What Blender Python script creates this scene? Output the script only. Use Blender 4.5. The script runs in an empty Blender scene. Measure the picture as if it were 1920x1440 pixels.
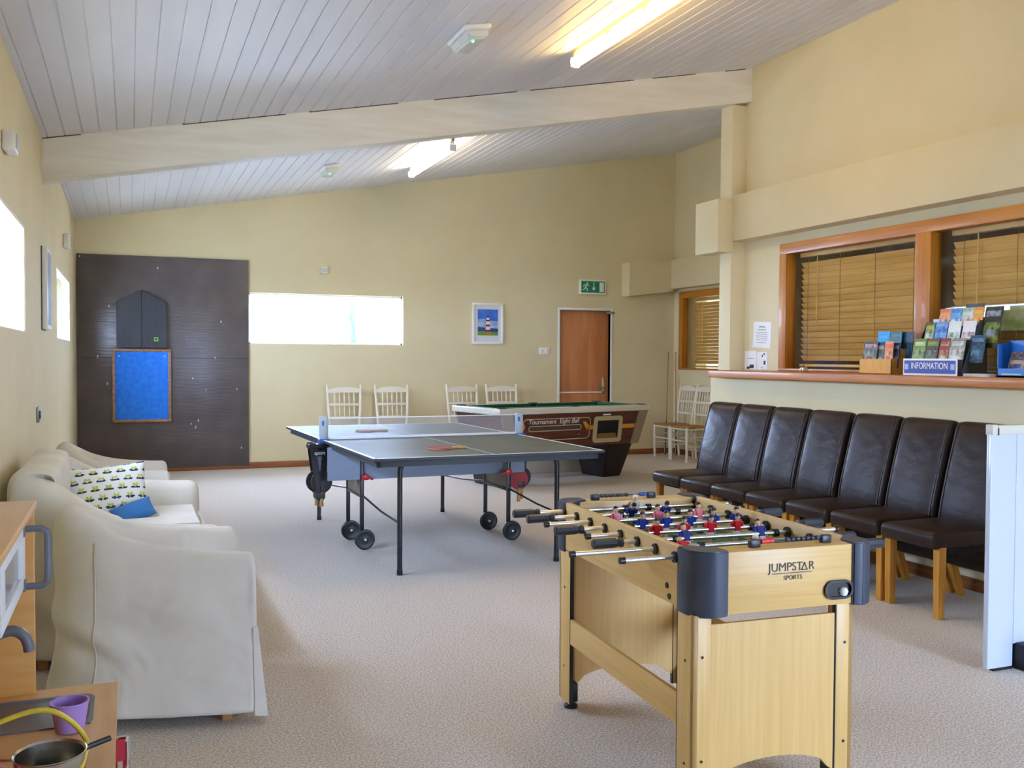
import bpy, bmesh, math, random
from mathutils import Vector, Matrix
random.seed(7)
S = bpy.context.scene
C = S.collection
PI = math.pi

# ---------------------------------------------------------------- camera
yaw, pitch, roll, cam_h, f_px = 0.3808, 0.0282, 0.0057, 1.3552, 1796.37
fw = Vector((math.sin(yaw)*math.cos(pitch), math.cos(yaw)*math.cos(pitch), -math.sin(pitch)))
rt = Vector((math.cos(yaw), -math.sin(yaw), 0))
up = rt.cross(fw)
r2 = rt*math.cos(roll) + up*math.sin(roll)
u2 = up*math.cos(roll) - rt*math.sin(roll)
cam = bpy.data.cameras.new('camera'); camo = bpy.data.objects.new('camera', cam); C.objects.link(camo)
cam.sensor_width = 36; cam.lens = 36*f_px/1920; cam.clip_start = 0.02
m = Matrix.Identity(4)
for i in range(3):
    m[i][0] = r2[i]; m[i][1] = u2[i]; m[i][2] = -fw[i]
m[2][3] = cam_h
camo.matrix_world = m
S.camera = camo

# ---------------------------------------------------------------- daylight, exposure
W = bpy.data.worlds.new('overcast_sky'); S.world = W; W.use_nodes = True
bg = W.node_tree.nodes['Background']
bg.inputs[0].default_value = (0.48, 0.65, 1.0, 1); bg.inputs[1].default_value = 43.0
S.view_settings.view_transform = 'Standard'; S.view_settings.look = 'None'
S.view_settings.gamma = 1; S.view_settings.use_curve_mapping = False
S.view_settings.exposure = 0.06
S.cycles.use_denoising = True
S.cycles.max_bounces = 10; S.cycles.diffuse_bounces = 6; S.cycles.transparent_max_bounces = 12
S.cycles.caustics_reflective = False; S.cycles.caustics_refractive = False
S.cycles.sample_clamp_indirect = 8
S.cycles.use_adaptive_sampling = True; S.cycles.adaptive_threshold = 0.02

def portal(name, loc, rot, sx, sy):
    l = bpy.data.lights.new(name, 'AREA'); l.shape = 'RECTANGLE'; l.size = sx; l.size_y = sy
    l.cycles.is_portal = True
    o = bpy.data.objects.new(name, l); C.objects.link(o); o.location = loc; o.rotation_euler = rot
portal('window_daylight', (-0.83, 5.25, 1.787), (0, -PI/2, 0), 0.62, 1.92)
portal('window_daylight', (-0.83, 9.79, 1.787), (0, -PI/2, 0), 0.62, 1.92)
portal('window_daylight', (2.287, 12.09, 1.803), (-PI/2, 0, 0), 1.92, 0.62)
portal('window_daylight', (3.575, -1.62, 1.15), (PI/2, 0, 0), 1.3, 2.1)  # portal for the added opening behind the camera

# ---------------------------------------------------------------- helpers
def lin(h):
    h = h.lstrip('#')
    o = []
    for i in (0, 2, 4):
        c = int(h[i:i+2], 16)/255
        o.append(c/12.92 if c <= 0.04045 else ((c+0.055)/1.055)**2.4)
    return (*o, 1)
MATS = {}
def mat(name, hexc, rough=0.5, metal=0.0, hex2=None, scale=(8, 8, 8), detail=3, bump=0.0, bscale=None, emit=None, es=0, spec=0.5, ramp=(0.35, 0.65), coat=0, kind='noise'):
    if name in MATS: return MATS[name]
    m = bpy.data.materials.new(name); m.use_nodes = True; MATS[name] = m
    n, L = m.node_tree.nodes, m.node_tree.links
    b = n['Principled BSDF']
    b.inputs['Base Color'].default_value = lin(hexc); b.inputs['Roughness'].default_value = rough
    b.inputs['Metallic'].default_value = metal; b.inputs['Specular IOR Level'].default_value = spec
    if coat: b.inputs['Coat Weight'].default_value = coat
    if emit:
        b.inputs['Emission Color'].default_value = lin(emit); b.inputs['Emission Strength'].default_value = es
    if hex2 is None and bump == 0:
        hex2 = hexc
    tc = n.new('ShaderNodeTexCoord'); mp = n.new('ShaderNodeMapping'); L.new(tc.outputs['Object'], mp.inputs[0])
    mp.inputs['Scale'].default_value = scale
    if kind == 'noise':
        t = n.new('ShaderNodeTexNoise'); t.inputs['Scale'].default_value = 1; t.inputs['Detail'].default_value = detail
        fac = t.outputs[0]
    else:
        t = n.new('ShaderNodeTexWave'); t.inputs['Scale'].default_value = 1; t.inputs['Distortion'].default_value = 3; t.inputs['Detail'].default_value = 3
        fac = t.outputs['Fac']
    L.new(mp.outputs[0], t.inputs['Vector'])
    if hex2:
        r = n.new('ShaderNodeValToRGB'); r.color_ramp.elements[0].color = lin(hexc); r.color_ramp.elements[1].color = lin(hex2)
        r.color_ramp.elements[0].position, r.color_ramp.elements[1].position = ramp
        L.new(fac, r.inputs[0]); L.new(r.outputs[0], b.inputs['Base Color'])
    if bump:
        bm_ = n.new('ShaderNodeBump'); bm_.inputs['Strength'].default_value = bump; bm_.inputs['Distance'].default_value = 0.01
        if bscale:
            mp2 = n.new('ShaderNodeMapping'); mp2.inputs['Scale'].default_value = bscale; L.new(tc.outputs['Object'], mp2.inputs[0])
            t2 = n.new('ShaderNodeTexNoise'); t2.inputs['Scale'].default_value = 1; L.new(mp2.outputs[0], t2.inputs['Vector']); L.new(t2.outputs[0], bm_.inputs['Height'])
        else:
            L.new(fac, bm_.inputs['Height'])
        L.new(bm_.outputs[0], b.inputs['Normal'])
    return m
def glassy(name, tint='#ffffff', gloss=0.06):
    m = bpy.data.materials.new(name); m.use_nodes = True; n, L = m.node_tree.nodes, m.node_tree.links
    n.remove(n['Principled BSDF']); out = n['Material Output']
    t = n.new('ShaderNodeBsdfTransparent'); t.inputs[0].default_value = lin(tint)
    g = n.new('ShaderNodeBsdfGlossy'); g.inputs['Roughness'].default_value = 0.02
    fr = n.new('ShaderNodeLayerWeight'); pw = n.new('ShaderNodeMath'); pw.operation = 'POWER'; pw.inputs[1].default_value = 5
    ad = n.new('ShaderNodeMath'); ad.operation = 'MULTIPLY_ADD'; ad.inputs[1].default_value = .8; ad.inputs[2].default_value = .03
    L.new(fr.outputs['Facing'], pw.inputs[0]); L.new(pw.outputs[0], ad.inputs[0])
    mx = n.new('ShaderNodeMixShader'); L.new(ad.outputs[0], mx.inputs[0]); L.new(t.outputs[0], mx.inputs[1]); L.new(g.outputs[0], mx.inputs[2])
    L.new(mx.outputs[0], out.inputs[0]); MATS[name] = m
    return m

class MB:
    def __init__(s): s.bm = bmesh.new(); s.T = None
    def _new(s, before, mi):
        fs = [f for f in s.bm.faces if f not in before]
        for f in fs: f.material_index = mi
        return fs
    def box(s, x0, x1, y0, y1, z0, z1, b=0, mi=0, seg=2, M=None):
        t = bmesh.new()
        bmesh.ops.create_cube(t, size=1)
        for v in t.verts:
            v.co = Vector((x0+(v.co.x+.5)*(x1-x0), y0+(v.co.y+.5)*(y1-y0), z0+(v.co.z+.5)*(z1-z0)))
        if b: bmesh.ops.bevel(t, geom=list(t.edges), offset=b, segments=seg, profile=0.5, affect='EDGES')
        return s.merge(t, mi, M)
    def merge(s, t, mi=0, M=None):
        mp = {}
        if M is None: M = s.T
        for v in t.verts: mp[v] = s.bm.verts.new(M @ v.co if M else v.co)
        for f in t.faces:
            try:
                nf = s.bm.faces.new([mp[v] for v in f.verts]); nf.material_index = mi if mi is not None else f.material_index
            except ValueError: pass
        t.free(); return s
    def hexa(s, P, mi=0, b=0):
        # 8 points: 4 bottom (ccw), 4 top
        t = bmesh.new(); v = [t.verts.new(p) for p in P]
        for q in ((3,2,1,0),(4,5,6,7),(0,1,5,4),(1,2,6,5),(2,3,7,6),(3,0,4,7)): t.faces.new([v[i] for i in q])
        if b: bmesh.ops.bevel(t, geom=list(t.edges), offset=b, segments=2, affect='EDGES')
        return s.merge(t, mi)
    def rod(s, p0, p1, r, r1=None, seg=12, mi=0):
        return s.tube([p0, p1], [r, r if r1 is None else r1], seg, mi=mi)
    def tube(s, pts, r, seg=10, closed=False, mi=0):
        t = bmesh.new(); pts = [Vector(p) for p in pts]; n = len(pts)
        rs = r if isinstance(r, (list, tuple)) else [r]*n
        rings = []; ref = None
        for i in range(n):
            if closed: d = pts[(i+1) % n]-pts[i-1]
            else: d = pts[min(i+1, n-1)]-pts[max(i-1, 0)]
            d.normalize()
            if ref is None:
                ref = Vector((0, 0, 1)) if abs(d.z) < .9 else Vector((1, 0, 0))
            a = d.cross(ref).normalized(); bb = a.cross(d).normalized(); ref = bb
            rings.append([t.verts.new(pts[i]+(a*math.cos(2*PI*k/seg)+bb*math.sin(2*PI*k/seg))*rs[i]) for k in range(seg)])
        for i in range(n if closed else n-1):
            A, B = rings[i], rings[(i+1) % n]
            for k in range(seg): t.faces.new((A[k], A[(k+1) % seg], B[(k+1) % seg], B[k]))
        if not closed:
            t.faces.new(rings[0][::-1]); t.faces.new(rings[-1])
        bmesh.ops.recalc_face_normals(t, faces=t.faces)
        return s.merge(t, mi)
    def lathe(s, prof, c=(0, 0, 0), seg=20, mi=0, M=None):
        t = bmesh.new(); rings = []
        for (r, z) in prof:
            if r < 1e-6: rings.append([t.verts.new((c[0], c[1], c[2]+z))])
            else: rings.append([t.verts.new((c[0]+r*math.cos(2*PI*k/seg), c[1]+r*math.sin(2*PI*k/seg), c[2]+z)) for k in range(seg)])
        for A, B in zip(rings, rings[1:]):
            if len(A) == 1 and len(B) == 1: continue
            for k in range(seg):
                k2 = (k+1) % seg
                if len(A) == 1: t.faces.new((A[0], B[k], B[k2]))
                elif len(B) == 1: t.faces.new((A[k], A[k2], B[0]))
                else: t.faces.new((A[k], A[k2], B[k2], B[k]))
        bmesh.ops.recalc_face_normals(t, faces=t.faces)
        return s.merge(t, mi, M)
    def prism(s, poly, axis, a, b, mi=0, bev=0, M=None, seg=2):
        # poly: 2D points in the other two axes (cyclic order x->y->z), extruded along axis from a to b
        t = bmesh.new()
        def P(p, w):
            return {'x': (w, p[0], p[1]), 'y': (p[0], w, p[1]), 'z': (p[0], p[1], w)}[axis]
        A = [t.verts.new(P(p, a)) for p in poly]; B = [t.verts.new(P(p, b)) for p in poly]; n = len(poly)
        t.faces.new(A); t.faces.new(B[::-1])
        for i in range(n): t.faces.new((A[i], B[i], B[(i+1) % n], A[(i+1) % n]))
        bmesh.ops.recalc_face_normals(t, faces=t.faces)
        if bev: bmesh.ops.bevel(t, geom=list(t.edges), offset=bev, segments=seg, affect='EDGES')
        return s.merge(t, mi, M)
    def loft(s, rows, mi=0, caps=True, closed=True):
        t = bmesh.new(); R = [[t.verts.new(p) for p in r] for r in rows]; n = len(R[0])
        for A, B in zip(R, R[1:]):
            for k in range(n if closed else n-1):
                k2 = (k+1) % n; t.faces.new((A[k], A[k2], B[k2], B[k]))
        if caps: t.faces.new(R[0][::-1]); t.faces.new(R[-1])
        bmesh.ops.recalc_face_normals(t, faces=t.faces)
        return s.merge(t, mi)
    def mesh(s, me, M, mi=0):
        t = bmesh.new(); t.from_mesh(me); return s.merge(t, mi, M)
    def build(s, name, mats, parent=None, angle=35, sub=0, smooth=True):
        me = bpy.data.meshes.new(name); s.bm.normal_update(); s.bm.to_mesh(me); s.bm.free()
        for x in (mats if isinstance(mats, (list, tuple)) else [mats]): me.materials.append(x)
        if smooth:
            me.shade_smooth(); me.set_sharp_from_angle(angle=math.radians(angle))
        o = bpy.data.objects.new(name, me); C.objects.link(o)
        if parent: o.parent = parent
        if sub:
            q = o.modifiers.new('soft', 'SUBSURF'); q.levels = sub; q.render_levels = sub
        return o
def tag(o, label, cat, group=None, kind=None):
    o['label'] = label; o['category'] = cat
    if group: o['group'] = group
    if kind: o['kind'] = kind
    return o
def thing(name, label, cat, loc=(0, 0, 0), rz=0, group=None):
    o = bpy.data.objects.new(name, None); C.objects.link(o); o.empty_display_size = .1
    o.location = loc; o.rotation_euler = (0, 0, rz)
    return tag(o, label, cat, group)
def place(o, loc, rz=0, rx=0, ry=0):
    o.location = loc; o.rotation_euler = (rx, ry, rz); return o
def dup(root, loc, rz, label):
    r = root.copy(); C.objects.link(r); r.location = loc; r.rotation_euler = (0, 0, rz); r['label'] = label
    for ch in list(root.children):
        c = ch.copy(); C.objects.link(c); c.parent = r
        for g in list(ch.children):
            d = g.copy(); C.objects.link(d); d.parent = c
    return r
def struct(name, mb, mats, parent=None, **k):
    o = mb.build(name, mats, parent, **k)
    if not parent: o['kind'] = 'structure'
    return o
def text_mesh(txt, size, extr=0.0006, align='CENTER', shear=0, space=1):
    cu = bpy.data.curves.new('lettering', 'FONT'); cu.body = txt; cu.size = size; cu.extrude = extr; cu.align_x = align; cu.shear = shear; cu.space_character = space
    cu.align_y = 'CENTER'
    o = bpy.data.objects.new('lettering', cu); C.objects.link(o)
    dg = bpy.context.evaluated_depsgraph_get(); me = bpy.data.meshes.new_from_object(o.evaluated_get(dg))
    bpy.data.objects.remove(o); return me
def frame_mat(o, x, y, n):  # matrix with columns x, y, n at o
    M = Matrix.Identity(4)
    for i in range(3): M[i][0] = x[i]; M[i][1] = y[i]; M[i][2] = n[i]; M[i][3] = o[i]
    return M
def wall_mesh(mb, axis, a, b, u0, u1, v0, v1, holes):
    us = sorted({u0, u1, *[h[0] for h in holes], *[h[1] for h in holes]}); vs = sorted({v0, v1, *[h[2] for h in holes], *[h[3] for h in holes]})
    for i in range(len(us)-1):
        for j in range(len(vs)-1):
            cu, cv = (us[i]+us[i+1])/2, (vs[j]+vs[j+1])/2
            if any(h[0] < cu < h[1] and h[2] < cv < h[3] for h in holes): continue
            if axis == 'x': mb.box(a, b, us[i], us[i+1], vs[j], vs[j+1])
            else: mb.box(us[i], us[i+1], a, b, vs[j], vs[j+1])
def ceil_z(x): return 2.862+0.1787*(x+0.54)

# ---------------------------------------------------------------- materials
cream = mat('magnolia_emulsion', '#dfd2ab', .75, hex2='#dbcda5', scale=(2, 2, 2), bump=.08, bscale=(60, 60, 60), spec=.25)
boardw = mat('white_painted_boards', '#e5e4ea', .45, hex2='#dddce2', scale=(3, .6, 3), bump=.03, bscale=(40, 4, 40), spec=.4)
beamw = mat('white_painted_beam', '#f0ece0', .5, hex2='#e4ddcc', scale=(1.2, 12, 12), bump=.08, bscale=(3, 60, 60))
whitep = mat('white_gloss_paint', '#f4f3ef', .35)
pine = mat('varnished_pine', '#bf7c22', .42, hex2='#9e5a14', scale=(3, 2.0, 40), detail=4, coat=.08, ramp=(.3, .8))
pine_h = mat('varnished_pine_vertical', '#bf7c22', .42, hex2='#9e5a14', scale=(40, 30, 2.0), detail=4, coat=.08, ramp=(.3, .8))
skirt = mat('stained_skirting', '#9a5c28', .4, hex2='#7c431a', scale=(2, 2, 40))
doorm = mat('plywood_door', '#d18a5a', .4, hex2='#bf7647', scale=(14, 4, 1.5), detail=4)
glass = glassy('window_glass')
black = mat('black_plastic', '#17181b', .4)
darkgrey = mat('dark_grey_plastic', '#33363d', .45)
steel = mat('brushed_steel', '#d6d6d4', .22, 1.0, hex2='#c4c4c2', scale=(4, 4, 60))
chrome = mat('chrome', '#e6e6e6', .12, 1.0)
def carpet_mat():
    m = mat('fleck_carpet', '#b4a597', .95, hex2='#e7ded4', scale=(125, 125, 125), detail=2, bump=.4, ramp=(.34, .64), spec=.1)
    return m
carpet = carpet_mat()

# ---------------------------------------------------------------- the room
XL, XR, XF, YB, YF = -0.552, 5.0, 7.21, 11.815, -1.35
mb = MB(); mb.box(XL-.3, XF+.3, YF-.3, YB+.3, -.12, 0); struct('floor', mb, carpet)
# sloping ceiling of V-jointed boards running front to back
mb = MB(); pitchb = .112; prof = []
x = XL-.3
while x < XF+.4:
    prof += [(x-.007, ceil_z(x-.007)), (x, ceil_z(x)+.010), (x+.007, ceil_z(x+.007))]; x += pitchb
prof += [(x, ceil_z(x)), (x, ceil_z(x)+.15), (XL-.32, ceil_z(XL-.32)+.15)]
mb.prism(prof, 'y', YF-.3, YB+.3); struct('ceiling', mb, boardw, angle=8)
WIN1 = (4.30, 6.20, 1.485, 2.09); WIN2 = (8.84, 10.74, 1.485, 2.09)
mb = MB(); wall_mesh(mb, 'x', XL-.27, XL, YF-.3, YB+.3, 0, 2.93, [WIN1, WIN2]); struct('wall_left', mb, cream, smooth=False)
WIN3 = (1.337, 3.238, 1.497, 2.109); DOOR = (5.423, 6.192, 0, 1.999)
mb = MB(); wall_mesh(mb, 'y', YB, YB+.27, XL-.3, XF+.3, 0, 4.4, [WIN3, DOOR]); struct('wall_back', mb, cream, smooth=False)
FILL_WIN = (2.95, 4.2, .12, 2.18)  # unseen glazed opening, added behind the camera to light the foreground
mb = MB(); wall_mesh(mb, 'y', YF-.25, YF, XL-.3, XR+.4, 0, 4.1, [FILL_WIN]); struct('wall_front', mb, cream, smooth=False)
WIN4 = (3.30, 6.53, 1.255, 2.292)
mb = MB(); wall_mesh(mb, 'x', XR, XR+.2, YF, 7.2, 1.20, 4.1, [WIN4]); mb.box(XR, XR+.2, 6.94, 7.2, 0, 1.2)
mb.box(XR+.2, XF+.3, 7.0, 7.2, 0, 4.5)
struct('wall_right', mb, cream, smooth=False)
mb = MB(); mb.box(4.6, XR+.2, YF, 6.94, 0, 1.195); struct('wall_counter', mb, cream, smooth=False)
WIN5 = (10.05, 11.66, 1.195, 2.28)
mb = MB(); wall_mesh(mb, 'x', XF, XF+.27, 7.2, YB, 0, 4.6, [WIN5]); struct('wall_recess', mb, cream, smooth=False)
# office side behind the timber windows
mb = MB(); mb.box(6.6, 6.7, YF, 6.99, 0, 2.6); mb.box(XR+.2, 6.7, YF-.1, YF, 0, 2.6); mb.box(XR+.2, 6.7, YF-.1, 6.99, 2.6, 2.7); struct('wall_office', mb, cream, smooth=False)
mb = MB(); mb.box(8.0, 8.06, 9.4, 12.2, .6, 2.7); mb.box(XF+.27, 8.06, 9.3, 9.4, .6, 2.7); mb.box(XF+.27, 8.06, 12.2, 12.3, .6, 2.7); mb.box(XF+.27, 8.06, 9.3, 12.3, 2.7, 2.76); mb.box(XF+.27, 8.06, 9.3, 12.3, .55, .6); struct('wall_corridor', mb, cream, smooth=False)
# boxed-in trunking / pilaster
mb = MB(); mb.box(4.85, XR, 7.03, 7.2, 0, ceil_z(4.9)-.29, .003); struct('trim_1', mb, cream, angle=25)
mb = MB(); mb.box(4.85, XR+.01, YF, 7.04, 2.365, 2.757, .003); struct('trim_2', mb, cream, angle=25)
mb = MB(); mb.box(4.70, 4.86, 7.01, 7.36, 2.27, 2.722, .003); struct('trim_3', mb, cream, angle=25)
mb = MB(); mb.box(7.06, XF+.01, 7.2, 11.7, 2.32, 2.72, .003); struct('trim_4', mb, cream, angle=25)
mb = MB(); mb.hexa([(6.40, 11.66, 2.20), (7.1, 11.66, 2.285), (7.1, YB+.01, 2.285), (6.36, YB+.01, 2.20), (6.40, 11.66, 2.66), (7.1, 11.66, 2.72), (7.1, YB+.01, 2.72), (6.36, YB+.01, 2.66)], b=.003); struct('trim_5', mb, cream, angle=25)
# main beam
A0, A1 = Vector((XL-.03, 7.452, 0)), Vector((5.02, 6.962, 0)); off = Vector((0, .145, 0))
def bz(x, d): return ceil_z(x)-d
mb = MB(); mb.hexa([(A0.x, A0.y, bz(A0.x, .292)), (A1.x, A1.y, bz(A1.x, .285)), (A1.x, A1.y+.145, bz(A1.x, .285)), (A0.x, A0.y+.2, bz(A0.x, .292)),
                    (A0.x, A0.y, bz(A0.x, -.03)), (A1.x, A1.y, bz(A1.x, -.03)), (A1.x, A1.y+.145, bz(A1.x, -.03)), (A0.x, A0.y+.2, bz(A0.x, -.03))], b=.004)
bo = struct('trim_6', mb, beamw)
for (ta, tb) in ((0.0, .05), (.17, .30), (.33, .45), (.50, .62), (.64, .80), (.83, .90), (.95, .985)):
    pa, pb_ = A0.lerp(A1, ta), A0.lerp(A1, tb); mb = MB()
    mb.hexa([(pa.x, pa.y-.003, ceil_z(pa.x)-.006), (pb_.x, pb_.y-.003, ceil_z(pb_.x)-.006), (pb_.x, pb_.y+.01, ceil_z(pb_.x)-.006), (pa.x, pa.y+.01, ceil_z(pa.x)-.006), (pa.x, pa.y-.003, ceil_z(pa.x)+.002), (pb_.x, pb_.y-.003, ceil_z(pb_.x)+.002), (pb_.x, pb_.y+.01, ceil_z(pb_.x)+.002), (pa.x, pa.y+.01, ceil_z(pa.x)+.002)])
    mb.build('shrinkage_crack', mat('crack_dark', '#4a453e', .9), bo, smooth=False)
mb = MB(); mb.box(XL, DOOR[0]-.03, YB-.018, YB, 0, .075, .004); mb.box(DOOR[1]+.03, XF, YB-.018, YB, 0, .075, .004); struct('baseboard_back', mb, skirt)
mb = MB(); mb.box(4.582, 4.6, YF, 6.94, 0, .075, .004); struct('baseboard_right', mb, skirt)
mb = MB(); mb.box(XF-.018, XF, 7.22, YB-.02, 0, .075, .004); struct('baseboard_recess', mb, skirt)
mb = MB(); mb.box(XL, XL+.018, YF, YB-.02, 0, .075, .004); struct('baseboard_left', mb, skirt)
# left and back windows: pane and slim white frame set in the plain reveal
def plain_window(name, axis, at, u0, u1, v0, v1, mull=()):
    f = MB(); w = .01 if axis == 'x' else .02
    def bx(a, b, c, d, mbx, t):
        if axis == 'x': mbx.box(at-t, at+t, a, b, c, d)
        else: mbx.box(a, b, at-t, at+t, c, d)
    bx(u0, u1, v0, v0+w, f, .03); bx(u0, u1, v1-w, v1, f, .03); bx(u0, u0+w, v0, v1, f, .03); bx(u1-w, u1, v0, v1, f, .03)
    for q in mull: bx(q-.025, q+.025, v0, v1, f, .03)
    o = struct(name, f, whitep)
    g = MB(); bx(u0+w, u1-w, v0+w, v1-w, g, .003); g.build('pane', glass, o, smooth=False)
plain_window('window_1', 'x', XL-.035, *WIN1)
plain_window('window_2', 'x', XL-.035, *WIN2)
plain_window('window_3', 'y', YB+.08, *WIN3)
plain_window('added_fill_window', 'y', YF-.18, *FILL_WIN, mull=(3.58,))  # frame and pane of the added fill-light opening, out of view
# timber office windows with venetian blinds
def timber_window(name, xw, y0, y1, z0, z1, mull, fwid, parts):
    f = MB(); xa, xb = xw-.022, xw+.075
    f.box(xa, xb, y0, y1, z1-fwid, z1, .003); o = struct(name, f, pine)
    f = MB(); f.box(xa, xb, y0, y1, z0, z0+.02, .003); f.build('sill', pine, o)
    for (a, b) in ((y1-fwid*1.05, y1), (y0, y0+fwid)) + tuple((q-.068, q+.068) for q in mull):
        f = MB(); f.box(xa, xb, a, b, z0+.02, z1-fwid, .003); f.build('stile', pine_h, o)
    for (a, b) in parts:
        g = MB(); g.box(xw+.05, xw+.055, a, b, z0+.02, z1-fwid); g.build('pane', glass, o, smooth=False)
    return o
timber_window('window_4', XR, 3.30, 6.53, 1.255, 2.292, (4.995,), .085, ((3.36, 4.93), (5.06, 6.45)))
timber_window('window_5', XF, 10.05, 11.66, 1.195, 2.28, (), .09, ((10.14, 11.57),))
slatm = mat('bamboo_slats', '#dcb262', .5, hex2='#cb9a45', scale=(20, 1.5, 20), detail=3)
cordm = mat('blind_cord', '#8a6a3c', .8)
def blind(label, x, y0, y1, z0, z1, tilt=57, cords=3):
    t = thing('venetian_blind', label, 'blind', (x, (y0+y1)/2, z0), 0, 'timber venetian blinds in the internal windows')
    h = (y1-y0)/2; H = z1-z0
    a = MB(); a.box(-.03, .03, -h, h, H-.045, H, .003); a.build('headrail', slatm, t)
    a = MB(); n = int((H-.09)/.047); ca, sa = math.cos(math.radians(tilt)), math.sin(math.radians(tilt))
    for i in range(n):
        z = .05+.047*i+.02
        M = Matrix.Translation((0, random.uniform(-.002, .002), z)) @ Matrix.Rotation(math.radians(tilt+random.uniform(-3, 3)), 4, 'Y')
        a.box(-.025, .025, -h, h, -.0015, .0015, M=M)
    a.build('slats', slatm, t)
    a = MB(); a.box(-.026, .026, -h, h, 0, .022, .004); a.build('bottom_rail', slatm, t)
    for i in range(cords):
        a = MB(); y = -h+.1+(2*h-.2)*i/(cords-1)
        for dx in (-.028, .028): a.rod((dx, y, .02), (dx, y, H-.04), .0022, seg=6)
        a.build('ladder_cord', cordm, t)
    a = MB(); a.rod((-.036, h-.22, .35), (-.036, h-.22, H-.04), .004, seg=8); a.build('tilt_wand', slatm, t)
    return t
blind('pale wooden venetian blind, lowered, behind the left pane of the timber ledge window', XR+.115, 5.08, 6.40, 1.29, 2.22, cords=4)
blind('pale wooden venetian blind behind the information stand, right pane of the timber window', XR+.115, 3.42, 4.85, 1.29, 2.22, cords=4)
blind('dim wooden venetian blind in the small far timber window', XF+.13, 10.16, 11.46, 1.23, 2.19)
# door
mb = MB(); mb.box(DOOR[0], DOOR[1], YB+.06, YB+.105, .01, DOOR[3]-.0, .002); d = struct('door_1', mb, doorm)
mb = MB(); mb.box(DOOR[0]+.01, DOOR[1]-.07, YB+.045, YB+.06, .865, .885, .003); mb.build('kick_strip', whitep, d)
mb = MB(); mb.box(DOOR[1]-.105, DOOR[1]-.06, YB+.045, YB+.061, .86, 1.08, .006); mb.rod((DOOR[1]-.082, YB+.06, .93), (DOOR[1]-.082, YB+.005, .93), .011); mb.tube([(DOOR[1]-.075, YB+.005, .93), (DOOR[1]-.13, YB+.0, .93), (DOOR[1]-.19, YB+.0, .925)], .01)
mb.build('door_handle', steel, d)
mb = MB()
for (a, b, c, e) in ((DOOR[0]-.03, DOOR[0], 0, DOOR[3]+.03), (DOOR[1], DOOR[1]+.03, 0, DOOR[3]+.03), (DOOR[0], DOOR[1], DOOR[3], DOOR[3]+.03)): mb.box(a, b, YB-.008, YB+.1, c, e, .002)
mb.build('door_frame', whitep, d)
mb = MB(); mb.box(DOOR[1]-.06, DOOR[1]+.05, YB-.03, YB+.03, DOOR[3]-.045, DOOR[3]-.01, .005); mb.build('door_closer', mat('grey_metal', '#9a9a98', .4, .6), d)
# timber ledge
mb = MB(); mb.box(4.50, XR-.031, YF+.01, 6.83, 1.195, 1.255, .008, seg=3)
o = mb.build('timber_ledge', mat('ledge_pine', '#c27c2c', .42, hex2='#9c561a', scale=(30, 1.6, 30), detail=4, coat=.08, ramp=(.3, .75))); tag(o, 'long varnished pine ledge along the right wall above the leather chairs', 'ledge')

# ---------------------------------------------------------------- ceiling fittings
tube_w = mat('tube_warm', '#fff4d8', .4, emit='#ffd177', es=35)
tube_c = mat('tube_cool', '#f6faff', .4, emit='#ffeccc', es=34)
batten = mat('batten_grey', '#8e8c84', .5)
def tube_light(label, x, y0, y1, m):
    z = ceil_z(x); t = thing('fluorescent_light', label, 'ceiling light', (x, y0, z), 0, 'fluorescent ceiling lights')
    L = y1-y0
    a = MB(); a.box(-.016, .016, 0, L, -.03, .004, .003); a.build('mounting_rail', batten, t)
    for k in range(4):
        y = .03+(L-.06)*k/3
        a = MB(); a.box(-.02, .02, y-.012, y+.012, -.068, -.028, .003); a.build('bracket', batten, t)
    a = MB(); a.prism([(-.036+.072*0, -.068), *[(.036*math.cos(q), -.083+.03*math.sin(q)) for q in [PI*i/8 for i in range(9)]][::1], *[(.036*math.cos(q), -.09+.034*math.sin(q)) for q in [PI+PI*i/8 for i in range(9)]]][1:], 'y', .01, L-.01, bev=.004)
    a.build('glowing_tube', m, t)
    for y in (0, L-.012):
        a = MB(); a.box(-.034, .034, y, y+.012, -.122, -.055, .005); a.build('end_cap', whitep, t)
tube_light('warm glowing fluorescent strip light on the boards in front of the beam', 2.865, 4.55, 6.03, tube_w)
tube_light('cool white fluorescent strip light on the boards beyond the beam', 2.96, 8.98, 10.48, tube_c)
led = mat('green_led', '#37e06a', .3, emit='#4dff86', es=6)
def emergency(label, x, y):
    t = thing('emergency_light', label, 'emergency light', (x, y, ceil_z(x)), 0, 'emergency lights on the ceiling'); t.rotation_euler = (0, -math.atan(.1787), 0)
    a = MB(); a.box(-.085, .085, -.17, .17, -.03, .0, .012, seg=3); a.build('base_plate', whitep, t)
    a = MB(); a.prism([(-.075, -.028), (.075, -.028), (.055, -.085), (-.055, -.085)], 'y', -.155, .155, bev=.012, seg=3); a.build('diffuser', mat('milky_diffuser', '#dfe3dc', .25), t)
    a = MB(); a.lathe([(0, -.012), (.006, -.01), (.008, -.002), (.008, .004)], (-.03, -.12, -.084), 10); a.build('indicator_light', led, t)
emergency('white emergency light box with green indicator on the ceiling before the beam', 1.90, 5.48)
emergency('small white emergency light box on the ceiling beyond the beam', 1.93, 9.94)

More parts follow.
